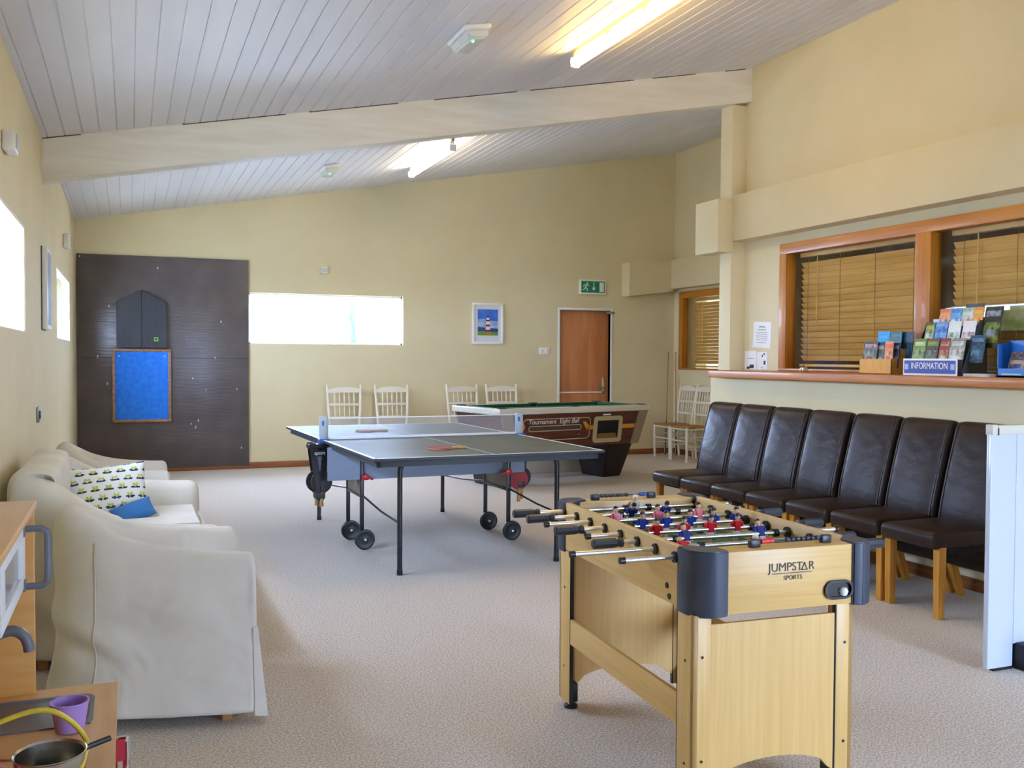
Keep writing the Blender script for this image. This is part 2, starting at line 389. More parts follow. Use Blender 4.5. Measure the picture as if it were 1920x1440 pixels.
# ---------------------------------------------------------------- wall fittings
grey_ply = mat('dark_painted_board', '#5d5451', .27, hex2='#544c4a', scale=(4, 4, 4), bump=.22, bscale=(4, 4, 70), spec=.5)
t = thing('backing_board', 'large dark grey painted board covering the left end of the back wall', 'board', (.397, YB-.003, 0))
a = MB(); a.box(-.935, .938, -.02, 0, .04, 2.488, .003); a.build('painted_panel', grey_ply, t)
a = MB(); a.box(-.935, .938, -.0225, -.019, 1.318, 1.324)
a.build('panel_joint', mat('joint_dark', '#2e2b2a', .7), t)
nailm = mat('pale_scuff', '#b8b4b0', .6)
a = MB()
for (x, z) in ((-.08, 2.35), (.62, 1.75), (.45, .95), (.3, 1.08), (.8, .95), (.85, .25), (-.72, 1.32), (-.62, 1.02), (.55, 1.32), (-.9, 2.45), (-.6, 1.9), (.28, .55), (.33, .5), (.36, .58)):
    a = MB(); a.box(x-.006, x+.006, -.0215, -.0195, z-.006, z+.006+random.random()*.02); a.build('scuff_mark', nailm, t)
t = thing('dartboard_cabinet', 'closed black arched dartboard cabinet hanging on the dark grey board', 'dartboard cabinet', (.143, YB-.027, 1.437))
cabm = mat('black_cabinet', '#2b2d31', .4, hex2='#232529', scale=(20, 4, 3))
for s in (-1, 1):
    pts = [(0, 0), (.262, 0), (.262, .52), (.225, .545), (.16, .57), (.10, .60), (.06, .635), (0, .652)]
    pts = [(s*p[0]+s*.002, p[1]) for p in pts]
    a = MB(); a.prism(pts, 'y', -.075, -.03, bev=.005); dd = a.build('cabinet_door', cabm, t)
    if s > 0:
        a = MB(); a.box(.13, .175, -.0775, -.074, .075, .12); a.box(.14, .165, -.0785, -.0775, .085, .11, mi=1)
        a.build('badge', [mat('badge_green', '#7fae3a', .5), mat('badge_dark', '#2d3226', .5)], dd)
a = MB(); a.prism([(-.268, -.005), (.268, -.005), (.268, .525), (.23, .552), (.165, .578), (.10, .61), (.06, .645), (0, .66), (-.06, .645), (-.10, .61), (-.165, .578), (-.23, .552), (-.268, .525)], 'y', -.032, 0, bev=.004); a.build('cabinet_body', cabm, t)
t = thing('notice_board', 'bright blue felt notice board in a pine frame below the dartboard cabinet', 'notice board', (.143, YB-.027, .583))
a = MB()
w, h, b = .315, .838, .03
a.box(-w, w, -.03, 0, 0, b, .004); a.box(-w, w, -.03, 0, h-b, h, .004); a.box(-w, -w+b, -.03, 0, b, h-b, .004); a.box(w-b, w, -.03, 0, b, h-b, .004)
a.build('frame', mat('board_frame', '#a87a52', .45, hex2='#8a5c37', scale=(30, 4, 30)), t)
a = MB(); a.box(-w+b, w-b, -.018, -.002, b, h-b); a.build('felt', mat('blue_felt', '#1f6fd6', .9, hex2='#2f80e4', scale=(18, 4, 18), bump=.2), t)
a = MB()
for x in (-w+.07, w-.07): a.lathe([(0, .01), (.008, .006), (.008, 0)], M=Matrix.Translation((x, -.018, h-.08)) @ Matrix.Rotation(PI/2, 4, 'X'), seg=8)
a.build('pins', mat('pin_white', '#eeeeee', .4), t)
# lighthouse print
t = thing('framed_print', 'white framed lighthouse print hanging on the back wall', 'picture', (4.378, YB, 1.521))
w, h, b = .216, .54, .03
a = MB(); a.box(-w, w, -.03, 0, 0, b, .004); a.box(-w, w, -.03, 0, h-b, h, .004); a.box(-w, -w+b, -.03, 0, b, h-b, .004); a.box(w-b, w, -.03, 0, b, h-b, .004); a.build('frame', whitep, t)
a = MB(); a.box(-w+b, w-b, -.015, -.002, b, h-b); a.build('mount', mat('mount_card', '#dfe3e2', .8), t)
PM = [mat('p_sky', '#2f5fc9', .6, hex2='#4a80dc', scale=(9, 9, 14)), mat('p_cloud', '#c5d3e8', .6, hex2='#7d9dce', scale=(12, 9, 20)), mat('p_sea', '#1d4e86', .6), mat('p_grass', '#8d9433', .6, hex2='#6f8a2a', scale=(20, 9, 30)), mat('p_red', '#8a1420', .6), mat('p_white', '#ece6ea', .6), mat('p_dark', '#15203c', .6), mat('p_path', '#b08a45', .6)]
a = MB(); x0, x1 = -.142, .142
def pl(poly, d, mi): a.prism(poly, 'y', -.015-d, -.0145, mi=mi)
pl([(x0, .115), (x1, .115), (x1, .455), (x0, .455)], .001, 0)
pl([(x0, .20), (x1, .20), (x1, .30), (.04, .31), (-.06, .33), (x0, .325)], .0015, 1)
pl([(x0, .16), (x1, .16), (x1, .205), (x0, .225)], .002, 2)
pl([(x0, .115), (x1, .115), (x1, .155), (0, .172), (x0, .168)], .0025, 3)
pl([(-.02, .115), (.05, .115), (.012, .172), (-.004, .172)], .003, 7)
cx = 0.0
for i, (z0, z1, k) in enumerate(((.165, .19, 4), (.19, .232, 5), (.232, .258, 4), (.258, .30, 5))):
    wa, wb = .034-.012*(z0-.165)/.16, .034-.012*(z1-.165)/.16
    pl([(cx-wa, z0), (cx+wa, z0), (cx+wb, z1), (cx-wb, z1)], .0035, k)
pl([(cx-.03, .30), (cx+.03, .30), (cx+.03, .318), (cx-.03, .318)], .004, 6); pl([(cx-.016, .318), (cx+.016, .318), (cx+.016, .348), (cx-.016, .348)], .004, 5)
pl([(cx-.022, .348), (cx+.022, .348), (cx+.012, .37), (cx-.012, .37)], .004, 6)
a.build('print', PM, t)
# exit sign
t = thing('exit_sign', 'green and white running man exit sign above the back wall door', 'sign', (5.896, YB, 2.217))
a = MB(); a.box(-.2, .2, -.045, 0, 0, .2, .01, seg=3); a.build('housing', whitep, t)
a = MB(); a.box(-.178, .178, -.0465, -.044, .022, .178); a.build('face', mat('sign_green', '#0d7f5c', .35), t)
a = MB(); f = -.0475
def sp(poly): a.prism([(p[0], p[1]) for p in poly], 'y', f, -.046)
sp([(.098, .035), (.165, .035), (.165, .165), (.098, .165)])
sp([(.005, .09), (.017, .09), (.017, .165), (.005, .165)]); sp([(-.018, .092), (.011, .045), (.04, .092)])
a.lathe([(0, .0005), (.013, .0005), (.013, 0)], M=Matrix.Translation((-.085, f, .15)) @ Matrix.Rotation(PI/2, 4, 'X'), seg=12)
def limb(p, q, w):
    p, q = Vector(p), Vector(q); d = (q-p).normalized(); n_ = Vector((-d.y, d.x))*w
    sp([p-n_, q-n_, q+n_, p+n_])
limb((-.095, .135), (-.115, .09), .012); limb((-.09, .13), (-.06, .112), .006); limb((-.098, .132), (-.135, .125), .006); limb((-.135, .125), (-.145, .10), .006)
limb((-.115, .092), (-.085, .072), .008); limb((-.085, .072), (-.09, .04), .007); limb((-.115, .092), (-.13, .065), .008); limb((-.13, .065), (-.16, .06), .007)
a.build('pictogram', mat('sign_white', '#e8f2ea', .4), t)
def small_box(name, label, cat, loc, sx, sy, sz, m, axis='y', detail=True):
    t = thing(name, label, cat, loc)
    a = MB()
    if axis == 'y': a.box(-sx/2, sx/2, -sy, 0, -sz/2, sz/2, min(sx, sy, sz)*.25, seg=3)
    else: a.box(0, sx, -sy/2, sy/2, -sz/2, sz/2, min(sx, sy, sz)*.25, seg=3)
    a.build('casing', m, t)
    return t
offw = mat('offwhite_plastic', '#e3dfd2', .4)
t = small_box('motion_sensor', 'small square alarm sensor high on the back wall above the window', 'sensor', (2.231, YB, 2.404), .1, .05, .085, offw)
a = MB(); a.box(-.03, .03, -.056, -.049, -.02, .02, .003); a.build('lens', mat('sensor_lens', '#cfcabd', .2), t)
t = small_box('light_switch', 'white double light switch plate beside the door', 'switch', (5.19, YB, 1.44), .15, .012, .087, whitep)
for dx in (-.035, .035):
    a = MB(); a.box(dx-.014, dx+.014, -.018, -.011, -.025, .025, .003); a.build('rocker', offw, t)
t = small_box('speaker_box', 'small pale wall box high on the left wall above the near window', 'wall box', (XL, 5.2, 2.37), .06, .17, .10, offw, 'x')
a = MB(); a.box(.058, .064, -.06, .06, -.035, .035, .002); a.build('grille', mat('grille_grey', '#b5b3ac', .5), t)
t = small_box('speaker_box', 'small pale wall box high on the left wall above the far window', 'wall box', (XL, 9.8, 2.40), .06, .2, .13, offw, 'x')
a = MB(); a.box(.058, .064, -.07, .07, -.045, .045, .002); a.build('grille', mat('grille_grey', '#b5b3ac', .5), t)
t = small_box('wall_socket', 'grey switch plate low on the left wall above the chairs', 'socket', (XL, 6.9, .965), .014, .12, .10, mat('grey_metal', '#9a9a98', .4, .6), 'x')
a = MB(); a.box(.013, .022, -.03, .03, -.025, .025, .003); a.build('rocker', darkgrey, t)
t = thing('canvas_picture', 'framed picture seen edge on between the two left wall windows', 'picture', (XL, 7.46, 1.53))
a = MB(); a.box(.004, .04, -.16, .16, 0, .56, .003); a.build('frame', whitep, t)
a = MB(); a.box(.039, .042, -.13, .13, .03, .53); a.build('print', mat('pale_print', '#8d9496', .6, hex2='#5e676b', scale=(2, 4, 6)), t)
a = MB(); a.box(0, .006, -.17, .17, -.008, .568); a.build('backing', mat('backing_dark', '#3a3936', .7), t)

# ---------------------------------------------------------------- white spindle chairs
wood_w = mat('white_painted_chair', '#ece3cd', .4)
rush = mat('rush_seat', '#b98b4e', .7, hex2='#92662f', scale=(60, 8, 20), bump=.3)
def spindle_chair():
    # faces -y, origin on the floor at the middle
    t = thing('spindle_chair', 'x', 'chair', group='white painted spindle back chairs')
    w = .195
    a = MB()
    a.loft([[(-w-.01, -.19, .435), (w+.01, -.19, .435), (w-.02, .17, .435), (-w+.02, .17, .435)], [(-w-.015, -.2, .448), (w+.015, -.2, .448), (w-.02, .175, .448), (-w+.02, .175, .448)], [(-w-.005, -.19, .462), (w+.005, -.19, .462), (w-.025, .17, .462), (-w+.025, .17, .462)]])
    a.build('seat', rush, t)
    a = MB()
    for s in (-1, 1): a.rod((s*(w), -.18, .425), (s*(w-.02), .17, .425), .013)
    a.rod((-w, -.18, .425), (w, -.18, .425), .013); a.rod((-w+.02, .17, .425), (w-.02, .17, .425), .013); a.build('seat_rail', wood_w, t)
    for s in (-1, 1):
        a = MB(); a.lathe([(0, 0), (.016, 0), (.018, .02), (.012, .04), (.017, .07), (.019, .25), (.022, .38), (.017, .41), (.021, .43), (.018, .45), (0, .452)], (s*w, -.18, 0), 12); a.build('leg', wood_w, t)
        a = MB(); a.tube([(s*(w-.015), .20, 0), (s*(w-.02), .175, .25), (s*(w-.02), .17, .45), (s*(w), .19, .7), (s*(w+.012), .235, .95), (s*(w+.014), .245, 1.0)], [.016, .018, .019, .019, .016, .012]); a.build('back_post', wood_w, t)
    def by(z): return .17+(z-.45)**1.5*.165
    a = MB(); z = .925
    n = 9; rows = []
    for i in range(n):
        x = -w-.005+(2*w+.01)*i/(n-1); zz = .03*(1-(2*i/(n-1)-1)**2)
        rows.append([(x, by(z)-.012, z-.02), (x, by(z)+.012, z-.02), (x, by(z)+.016, z+.022+zz), (x, by(z)-.008, z+.022+zz)])
    a.loft(rows); a.build('crest_rail', wood_w, t)
    for z in (.76, .60):
        a = MB(); a.box(-w, w, by(z)-.011, by(z)+.011, z-.015, z+.015, .005); a.build('cross_rail', wood_w, t)
    for z0, z1 in ((.77, .91), (.61, .75)):
        for i in range(5):
            x = -.12+.06*i; zm = (z0+z1)/2
            a = MB(); a.tube([(x, by(z0), z0), (x, by(zm-.03), zm-.03), (x, by(zm), zm), (x, by(zm+.03), zm+.03), (x, by(z1), z1)], [.006, .0075, .011, .0075, .006], 8); a.build('spindle', wood_w, t)
    for s in (-1, 1):
        for z in (.2, .32):
            a = MB(); a.rod((s*w, -.18, z), (s*(w-.02), .18, z), .009, seg=8); a.build('stretcher', wood_w, t)
    for y, z in ((-.18, .27), (.18, .26)):
        a = MB(); a.rod((-w, y, z), (w, y, z), .009, seg=8); a.build('stretcher', wood_w, t)
    return t
ch = spindle_chair()
spots = [(2.46, 11.47, 0, 'white spindle back chair against the back wall, leftmost one under the window'),
         (3.06, 11.47, 0, 'white spindle back chair against the back wall beneath the right end of the window'),
         (3.995, 11.46, .04, 'white spindle back chair behind the left end of the pool table'),
         (4.52, 11.46, -.05, 'white spindle back chair behind the pool table, nearest the door'),
         (6.90, 11.29, -PI/2, 'white spindle back chair in the far right corner beside the leaning cues'),
         (6.88, 10.83, -PI/2-.01, 'white spindle back chair nearer the leather chairs, right of the corner one')]
for i, (x, y, r, l) in enumerate(spots):
    if i == 0: ch.location = (x, y, 0); ch.rotation_euler = (0, 0, r); ch['label'] = l
    else: dup(ch, (x, y, 0), r, l)
# cues
def cue(label, tip, foot):
    t = thing('pool_cue', label, 'cue', foot, 0, 'pool cues leaning in the corner'); d = Vector(tip)-Vector(foot)
    a = MB(); a.tube([d*.33, d*.99], [.011, .006], 10); a.build('shaft', mat('cue_ash', '#b0753a', .35), t)
    a = MB(); a.tube([d*.0+Vector((0, 0, .004)), d*.33], [.0145, .0112], 10); a.build('butt', mat('cue_butt', '#2a1a12', .3), t)
    a = MB(); a.tube([d*.988, d], [.0062, .006], 8); a.build('tip', black, t)
cue('wooden pool cue leaning in the far right corner, left tip', (7.10, 11.78, 1.44), (6.95, 11.60, 0))
cue('wooden pool cue leaning in the far right corner, right tip', (7.17, 11.70, 1.44), (7.08, 11.52, 0))

# ---------------------------------------------------------------- leather dining chairs
leather = mat('brown_leather', '#2a1d18', .34, hex2='#32251e', scale=(9, 9, 9), bump=.35, bscale=(11, 11, 16), spec=.24)
oak = mat('oak_legs', '#d49a3e', .35, hex2='#bb7c26', scale=(25, 25, 3))
def leather_chair(kind):
    # faces -x
    t = thing('leather_chair', 'x', 'chair', group='dark leather dining chairs in a row')
    w = .203
    a = MB(); t_ = bmesh.new(); n = 8
    a.box(-.285, .15, -w, w, .365, .455, .03, seg=4); a.build('seat', leather, t)
    o = t.children[0]
    for v in o.data.vertices:
        if v.co.z > .42: v.co.z += .018*(1-min(1, abs(v.co.y)/w)**2)
        if v.co.x < -.2 and v.co.z > .42: v.co.z -= .004
    rows = []
    prof = [(.165, .18), (.135, .30), (.112, .44), (.135, .56), (.170, .70), (.205, .84), (.238, .96), (.262, .995), (.30, 1.008), (.335, .99), (.338, .95), (.318, .8), (.285, .6), (.262, .45), (.25, .3), (.245, .18)]
    ys = [-w, -w+.012, -w+.04, -w*.5, 0, w*.5, w-.04, w-.012, w]; ins = [.02, .006, 0, -.006, -.009, -.006, 0, .006, .02]
    cx, cz = .23, .6
    for y, d in zip(ys, ins):
        r = []
        for k, (x, z) in enumerate(prof):
            xx = x+(d if x < .2+.11*(z-.45) else -d*.6); zz = z-(max(d, 0)*.8 if z > .9 else 0)
            r.append((xx, y, zz))
        rows.append(r)
    a = MB(); a.loft(rows); a.build('backrest', leather, t, angle=60, sub=1)
    for y in (-w+.03, w-.03):
        a = MB(); a.tube([(x+.0015, y, z) for x, z in prof[2:7]]+[(.2525, y, .98)], .0032, 6); a.build('piping', mat('leather_piping', '#3f302a', .35), t)
    for s in (-1, 1):
        a = MB(); q = s*(w-.028)
        a.hexa([(-.242, q-.02, 0), (-.202, q-.02, 0), (-.202, q+.02, 0), (-.242, q+.02, 0), (-.245, q-.024, .38), (-.197, q-.024, .38), (-.197, q+.024, .38), (-.245, q+.024, .38)], b=.003); a.build('leg', oak, t)
        a = MB(); a.hexa([(.275, q-.019, 0), (.313, q-.019, 0), (.313, q+.019, 0), (.275, q+.019, 0), (.185, q-.022, .22), (.235, q-.022, .22), (.235, q+.022, .22), (.185, q+.022, .22)], b=.003); a.build('leg', oak, t)
    a = MB(); a.box(-.18, .16, -w+.02, w-.02, .335, .37, .004); a.build('underside', mat('black_lining', '#0e0d0d', .9), t)
    return t
lc = leather_chair(0)
words = ['farthest of the row, nearest the white spindle chairs', 'second from the far end of the row', 'third from the far end of the row', 'in the middle of the row of seven', 'third from the white panel end of the row', 'second nearest the white upright panel', 'nearest end of the row, half behind the white upright panel']
for i, y in enumerate((6.465, 6.045, 5.63, 5.215, 4.79, 4.375, 3.955)):
    l = 'dark brown leather dining chair, '+words[i]; r = random.uniform(-.015, .015)
    if i == 0: lc.location = (4.16, y, 0); lc.rotation_euler.z = r; lc['label'] = l
    else: dup(lc, (4.155+random.uniform(-.008, .008), y, 0), r, l)

# ---------------------------------------------------------------- white upright panel at the right edge
t = thing('upright_panel', 'tall glossy white upright panel with beige top rail, right edge of the photo', 'panel', (3.445, 3.05, 0))
a = MB(); a.box(0, .15, -.0, .028, .012, 1.04, .006); a.box(.15, .9, -.0, .028, .11, 1.04, .004); a.build('body', mat('blue_white_gloss', '#cdd5e2', .25, coat=.3), t)
a = MB(); a.box(.0, .032, -.004, .034, 1.03, 1.076, .004); a.box(.036, .9, -.004, .034, 1.03, 1.072, .006); a.build('top_rail', mat('beige_plastic', '#d8d3c4', .4), t)
a = MB(); a.box(.031, .037, -.006, .0, 1.03, 1.06); a.build('clip', mat('brown_clip', '#6e5648', .5), t)
a = MB(); a.box(.16, .22, -.05, .09, .0, .115, .006); a.box(.04, .15, .004, .024, 0, .014); a.build('foot', mat('navy_black_foot', '#14151f', .5), t)

# ---------------------------------------------------------------- slip-covered armchairs and sofa
from mathutils import noise
linen = mat('cream_linen', '#e2dcd0', .85, hex2='#d8d1c4', scale=(5, 5, 5), bump=.12, bscale=(220, 220, 220), spec=.15)
seamm = mat('seam_piping', '#cfc8bb', .85)
footw = mat('beech_foot', '#b98048', .5)
def resample(pts, n):
    pts = [Vector(p) for p in pts]
    # Catmull-Rom
    out = []; P = [pts[0]*2-pts[1]]+pts+[pts[-1]*2-pts[-2]]
    for i in range(1, len(P)-2):
        for k in range(8):
            t = k/8; a, b, c, d = P[i-1:i+3]
            out.append(.5*((2*b)+(-a+c)*t+(2*a-5*b+4*c-d)*t*t+(-a+3*b-3*c+d)*t**3))
    out.append(pts[-1]); L = [0]
    for a, b in zip(out, out[1:]): L.append(L[-1]+(b-a).length)
    res = []; j = 0
    for i in range(n):
        s = L[-1]*i/(n-1)
        while j < len(L)-2 and L[j+1] < s: j += 1
        t = (s-L[j])/max(L[j+1]-L[j], 1e-9); res.append(out[j].lerp(out[j+1], t))
    return res
def tub(label, name, cat, loc, rz, W=.35, sx=1.0, hb=.79, ha=.625, group=None, seed=0, seats=1, thb=.125):
    t = thing(name, label, cat, loc, rz, group)
    e = W-.35
    # plan path, z = height of the top there
    k_ = 1 if e < .1 else .3
    half = [(.37*sx, -.35-e, ha), (.22*sx, -.35+.022*k_-e, ha+.008), (.02*sx, -.325+.045*k_-e, ha+.035), (-.15*sx, -.285+.055*k_-e, ha+.085*(hb-ha)/.165), (-(.255 if k_ == 1 else .285)*sx, -.20+.05*k_-e, hb-.03), (-(.312 if k_ == 1 else .35)*sx, -.09+.02*k_-e, hb)]
    if e > .1: half = half[:-1]+[(-.36*sx, -.10-e, hb), (-.36*sx, -.3, hb+.004)]
    path = half+[(-(.325 if k_ == 1 else .362)*sx, 0, hb)]+[(x, -y, z) for x, y, z in half[::-1]]
    n = 120; P = resample(path, n); rows = []; outer = []
    for i in range(n):
        p = P[i]; d = P[min(i+1, n-1)]-P[max(i-1, 0)]; d.z = 0; d.normalize(); nrm = Vector((-d.y, d.x, 0))
        h = p.z; th = .115 if i < 17 or i > n-18 else thb
        end = min(i, n-1-i); sh = {0: .035, 1: .012}.get(end, 0); zc = {0: .03, 1: .008}.get(end, 0)
        low = [(.036*(1-(z-.035)/.475)**1.6, z) for z in [.035+.475*q/17 for q in range(18)]]
        sec = low+[(-.001, h-.09), (-.006, h-.045), (-.024, h-.012), (-.05, h+.002), (-th+.034, h-.006), (-th+.008, h-.03), (-th, h-.08), (-th-.004, .46), (-th-.006, .3), (-th, .12), (-th+.01, .05)]
        r = []
        for k, (o, z) in enumerate(sec):
            oo = max(min(o, .036-sh*.6), -th+sh*.6) if sh else o
            zz = z-(zc if k in (19, 20, 21, 22, 23, 24) else 0)
            q = Vector((p.x, p.y, 0))+nrm*oo; q.z = zz
            if k < 20 and end > 1:
                fade = max(0, 1-abs(zz-.27)/.38)
                s_ = noise.noise(Vector((q.x*4+zz*5.5+seed, q.y*4, zz*2)))*.026*fade
                a_ = q.x*7+zz*15+seed*2+2*noise.noise(Vector((q.x*3+seed, q.y*3, zz*3)))
                s_ += (abs(math.sin(a_))**2.5)*-.024*fade*max(0, noise.noise(Vector((q.x*3.1, q.y*3.1+seed, zz*2.2)))+.45)
                for (x0_, z0_, x1_, z1_, dp, wd) in ((-.06, .47, .36, .265, .012, .013), (.02, .40, .34, .22, .008, .011), (-.14, .36, .0, .24, .010, .012), (.06, .52, .34, .40, .006, .011), (-.2, .26, -.08, .14, .010, .012), (-.16, .20, -.09, .10, .008, .010), (.10, .20, .33, .13, .006, .012)):
                    vx, vz = x1_-x0_, z1_-z0_; tt = max(0, min(1, ((q.x-x0_)*vx+(zz-z0_)*vz)/(vx*vx+vz*vz)))
                    dd = ((q.x-x0_-vx*tt)**2+(zz-z0_-vz*tt-.02*math.sin(tt*PI))**2)**.5
                    s_ += dp*math.exp(-(dd/wd)**2)*math.sin(PI*(.15+.7*tt)) - .6*dp*math.exp(-((dd-.022)/wd)**2)*math.sin(PI*(.15+.7*tt))
                if k == 0: q.z += noise.noise(Vector((q.x*6+seed, q.y*6, 3)))*.012
                q += nrm*s_
            r.append(q)
        rows.append(r); outer.append((p, nrm))
    a = MB(); a.loft(rows); a.build('slipcover', linen, t, angle=70, sub=1)
    # seam piping down the outside of each arm and over the arm
    for i in (40, n-41) if e < .1 else (23, n-24):
        a = MB(); r = rows[i]; q = [r[k]+outer[i][1]*.0015 for k in range(0, 20)]; q = [r[0]+outer[i][1]*.001]+q[1:]
        q2 = resample(q, 24); a.tube(q2, .0022, 6); a.build('seam', seamm, t)
    # seat cushions and front valance
    Wi = W-.118
    for s in range(seats):
        y0, y1 = -Wi+2*Wi*s/seats+.003, -Wi+2*Wi*(s+1)/seats-.003
        tp = .045 if seats == 1 else 0
        a = MB(); a.prism([(-.235*sx, y0+tp*1.6), (0, y0+tp*.8), (.362*sx, y0), (.362*sx, y1), (0, y1-tp*.8), (-.235*sx, y1-tp*1.6)], 'z', .33, .465, bev=.04, seg=4); c = a.build('seat_cushion', linen, t, angle=80)
        for v in c.data.vertices:
            if v.co.z > .43: v.co.z += .02*(1-((v.co.y-(y0+y1)/2)/((y1-y0)/2))**2)
    a = MB(); a.box(.33*sx, .352*sx, -Wi-.01, Wi+.01, .045, .345, .008); a.build('front_valance', linen, t)
    for s in (-1, 1):   # corner pleats
        a = MB(); a.hexa([(.355*sx, s*(W-.02)-.05, .035), (.405*sx, s*(W-.02)-.055, .03), (.405*sx, s*(W-.02)+.05, .03), (.355*sx, s*(W-.02)+.052, .035), (.35*sx, s*(W-.03)-.04, .36), (.372*sx, s*(W-.03)-.04, .36), (.372*sx, s*(W-.03)+.035, .36), (.35*sx, s*(W-.03)+.035, .36)], b=.004); a.build('corner_pleat', linen, t)
        for x in (.27*sx, -.24*sx):
            a = MB(); y = s*(W-.075-(0.07 if x < 0 else 0)); a.hexa([(x-.018, y-.018, 0), (x+.018, y-.018, 0), (x+.018, y+.018, 0), (x-.018, y+.018, 0), (x-.026, y-.026, .09), (x+.026, y-.026, .09), (x+.026, y+.026, .09), (x-.026, y+.026, .09)], b=.003); a.build('foot', footw, t)
    return t
tub('nearest cream slip-covered tub armchair, beside the toy kitchen', 'tub_armchair', 'armchair', (.058, 3.945, 0), .02, group='cream tub armchairs', seed=1.3)
tub('cream slip-covered two seat sofa with the patterned cushion on it', 'two_seat_sofa', 'sofa', (-.055, 5.27, 0), 0, W=.87, sx=1.22, hb=.835, ha=.60, seed=4, seats=2, thb=.2)
tub('farthest cream slip-covered tub armchair, in front of the dark grey board', 'tub_armchair', 'armchair', (-.125, 6.87, 0), 0, W=.37, hb=.78, ha=.61, group='cream tub armchairs', seed=7)

def cushion(name, label, loc, rot, w, h, d, mats, fn=None):
    a = bmesh.new(); nu, nv = 84, 64; g = {}
    for s in (1, -1):
        for i in range(nu+1):
            for j in range(nv+1):
                u, v = 2*i/nu-1, 2*j/nv-1
                th = d/2*((1-abs(u)**2.6)*(1-abs(v)**2.6))**.55
                px = u*(1-.07*(1-abs(v)**2)*abs(u)**3*0-.06*(1-v*v)*abs(u)); pz = v*(1-.08*(1-u*u)*abs(v))
                if s == -1 and (abs(u) == 1 or abs(v) == 1): g[s, i, j] = g[1, i, j]; continue
                g[s, i, j] = a.verts.new((px*w/2, -s*th, pz*h/2+h/2))
        for i in range(nu):
            for j in range(nv):
                q = [g[s, i, j], g[s, i+1, j], g[s, i+1, j+1], g[s, i, j+1]]
                f = a.faces.new(q if s == 1 else q[::-1])
                if fn: f.material_index = fn((i+.5)/nu*w, (j+.5)/nv*h)
    M_ = MB(); M_.merge(a, None); o = M_.build(name, mats, angle=80)
    tag(o, label, 'cushion'); o.location = loc; o.rotation_euler = rot; return o
def tulips(x, y):
    px, py = .066, .05; x *= .92; y *= .95; r = int(y//py); xx = (x+(px/2 if r % 2 else 0)) % px-px/2; yy = y % py
    if ((abs(xx)-.0115)/.0125)**2+((yy-.010-.25*abs(xx)*.5)/.0065)**2 < 1: return 1
    if abs(xx) < .014 and .018 < yy < .036-.45*abs(abs(xx)-.009)+.0 and not (yy > .029 and abs(xx) < .0035): return 2
    return 0
cushion('patterned_cushion', 'white cushion patterned with navy leaves and yellow green tulips on the sofa', (-.095, 5.70, .435), (-.42, -.07, .08), .42, .33, .12,
        [mat('cushion_white', '#eeeee8', .8), mat('cushion_navy', '#1d3550', .8), mat('cushion_lime', '#c3c25a', .8)], tulips)
cushion('blue_cushion', 'small plain blue cushion lying against the patterned cushion', (.04, 5.56, .458), (-.95, -.3, .15), .22, .14, .07, [mat('cushion_blue', '#2a6aa8', .8)])

# ---------------------------------------------------------------- table tennis table
T = thing('table_tennis_table', 'grey folding table tennis table on black wheeled legs, mid room', 'table tennis table', (1.3154, 5.4298, 0), .0318)
ttop = mat('tennis_table_top', '#575a53', .5, hex2='#61655d', scale=(3, 3, 3), spec=.2)
tedge = mat('tennis_table_edge', '#2f3438', .5)
linew = mat('line_white', '#f2f4f4', .4)
tsk = mat('tennis_table_frame', '#8b98ab', .4)
TW, TL = 1.525, 2.74
for (v0, v1) in ((0, 1.364), (1.376, TL)):
    a = MB(); a.box(0, TW, v0, v1, .742, .7595, .0015); o = a.build('table_top', [ttop, tedge], T, smooth=False)
    for f in o.data.polygons:
        if f.normal.z < .5: f.material_index = 1
    a = MB(); z0, z1 = .7594, .7602
    a.box(0, TW, (v0 if v0 == 0 else v1-.02), (v0+.02 if v0 == 0 else v1), z0, z1); a.box(0, .02, v0, v1, z0, z1); a.box(TW-.02, TW, v0, v1, z0, z1); a.box(TW/2-.0015, TW/2+.0015, v0, v1, z0, z1)
    a.build('white_lines', linew, o, smooth=False)
    a = MB(); b0, b1 = v0+.03, v1-.03
    a.box(.03, .05, b0, b1, .705, .742); a.box(TW-.05, TW-.03, b0, b1, .705, .742); a.box(.03, TW-.03, b0, b0+.02, .705, .742); a.box(.03, TW-.03, b1-.02, b1, .705, .742)
    a.build('edge_frame', tedge, o)
steelb = mat('black_tube_steel', '#1c1d21', .35, spec=.6)
def uleg(ul, ur, v):
    r = .0165; pts = [(ul, v, 0.012), (ul, v, .64)]
    for k in range(1, 7): q = PI/2*k/6; pts.append((ul+.075*(1-math.cos(q)), v, .64+.075*math.sin(q)))
    pts += [(ul+.2, v, .718), (ur-.2, v, .718)]
    for k in range(6): q = PI/2*(1-k/6); pts.append((ur-.075*(1-math.cos(q)), v, .64+.075*math.sin(q)))
    pts += [(ur, v, .64), (ur, v, .012)]
    a = MB(); a.tube(pts, r, 12); o = a.build('leg_frame', steelb, T)
    for u in (ul, ur):
        b = MB(); b.lathe([(0, 0), (.019, 0), (.019, .03), (0, .032)], (u, v, 0), 12); b.build('rubber_foot', black, o)
uleg(.248, 1.33, .30); uleg(.222, 1.302, 2.485)
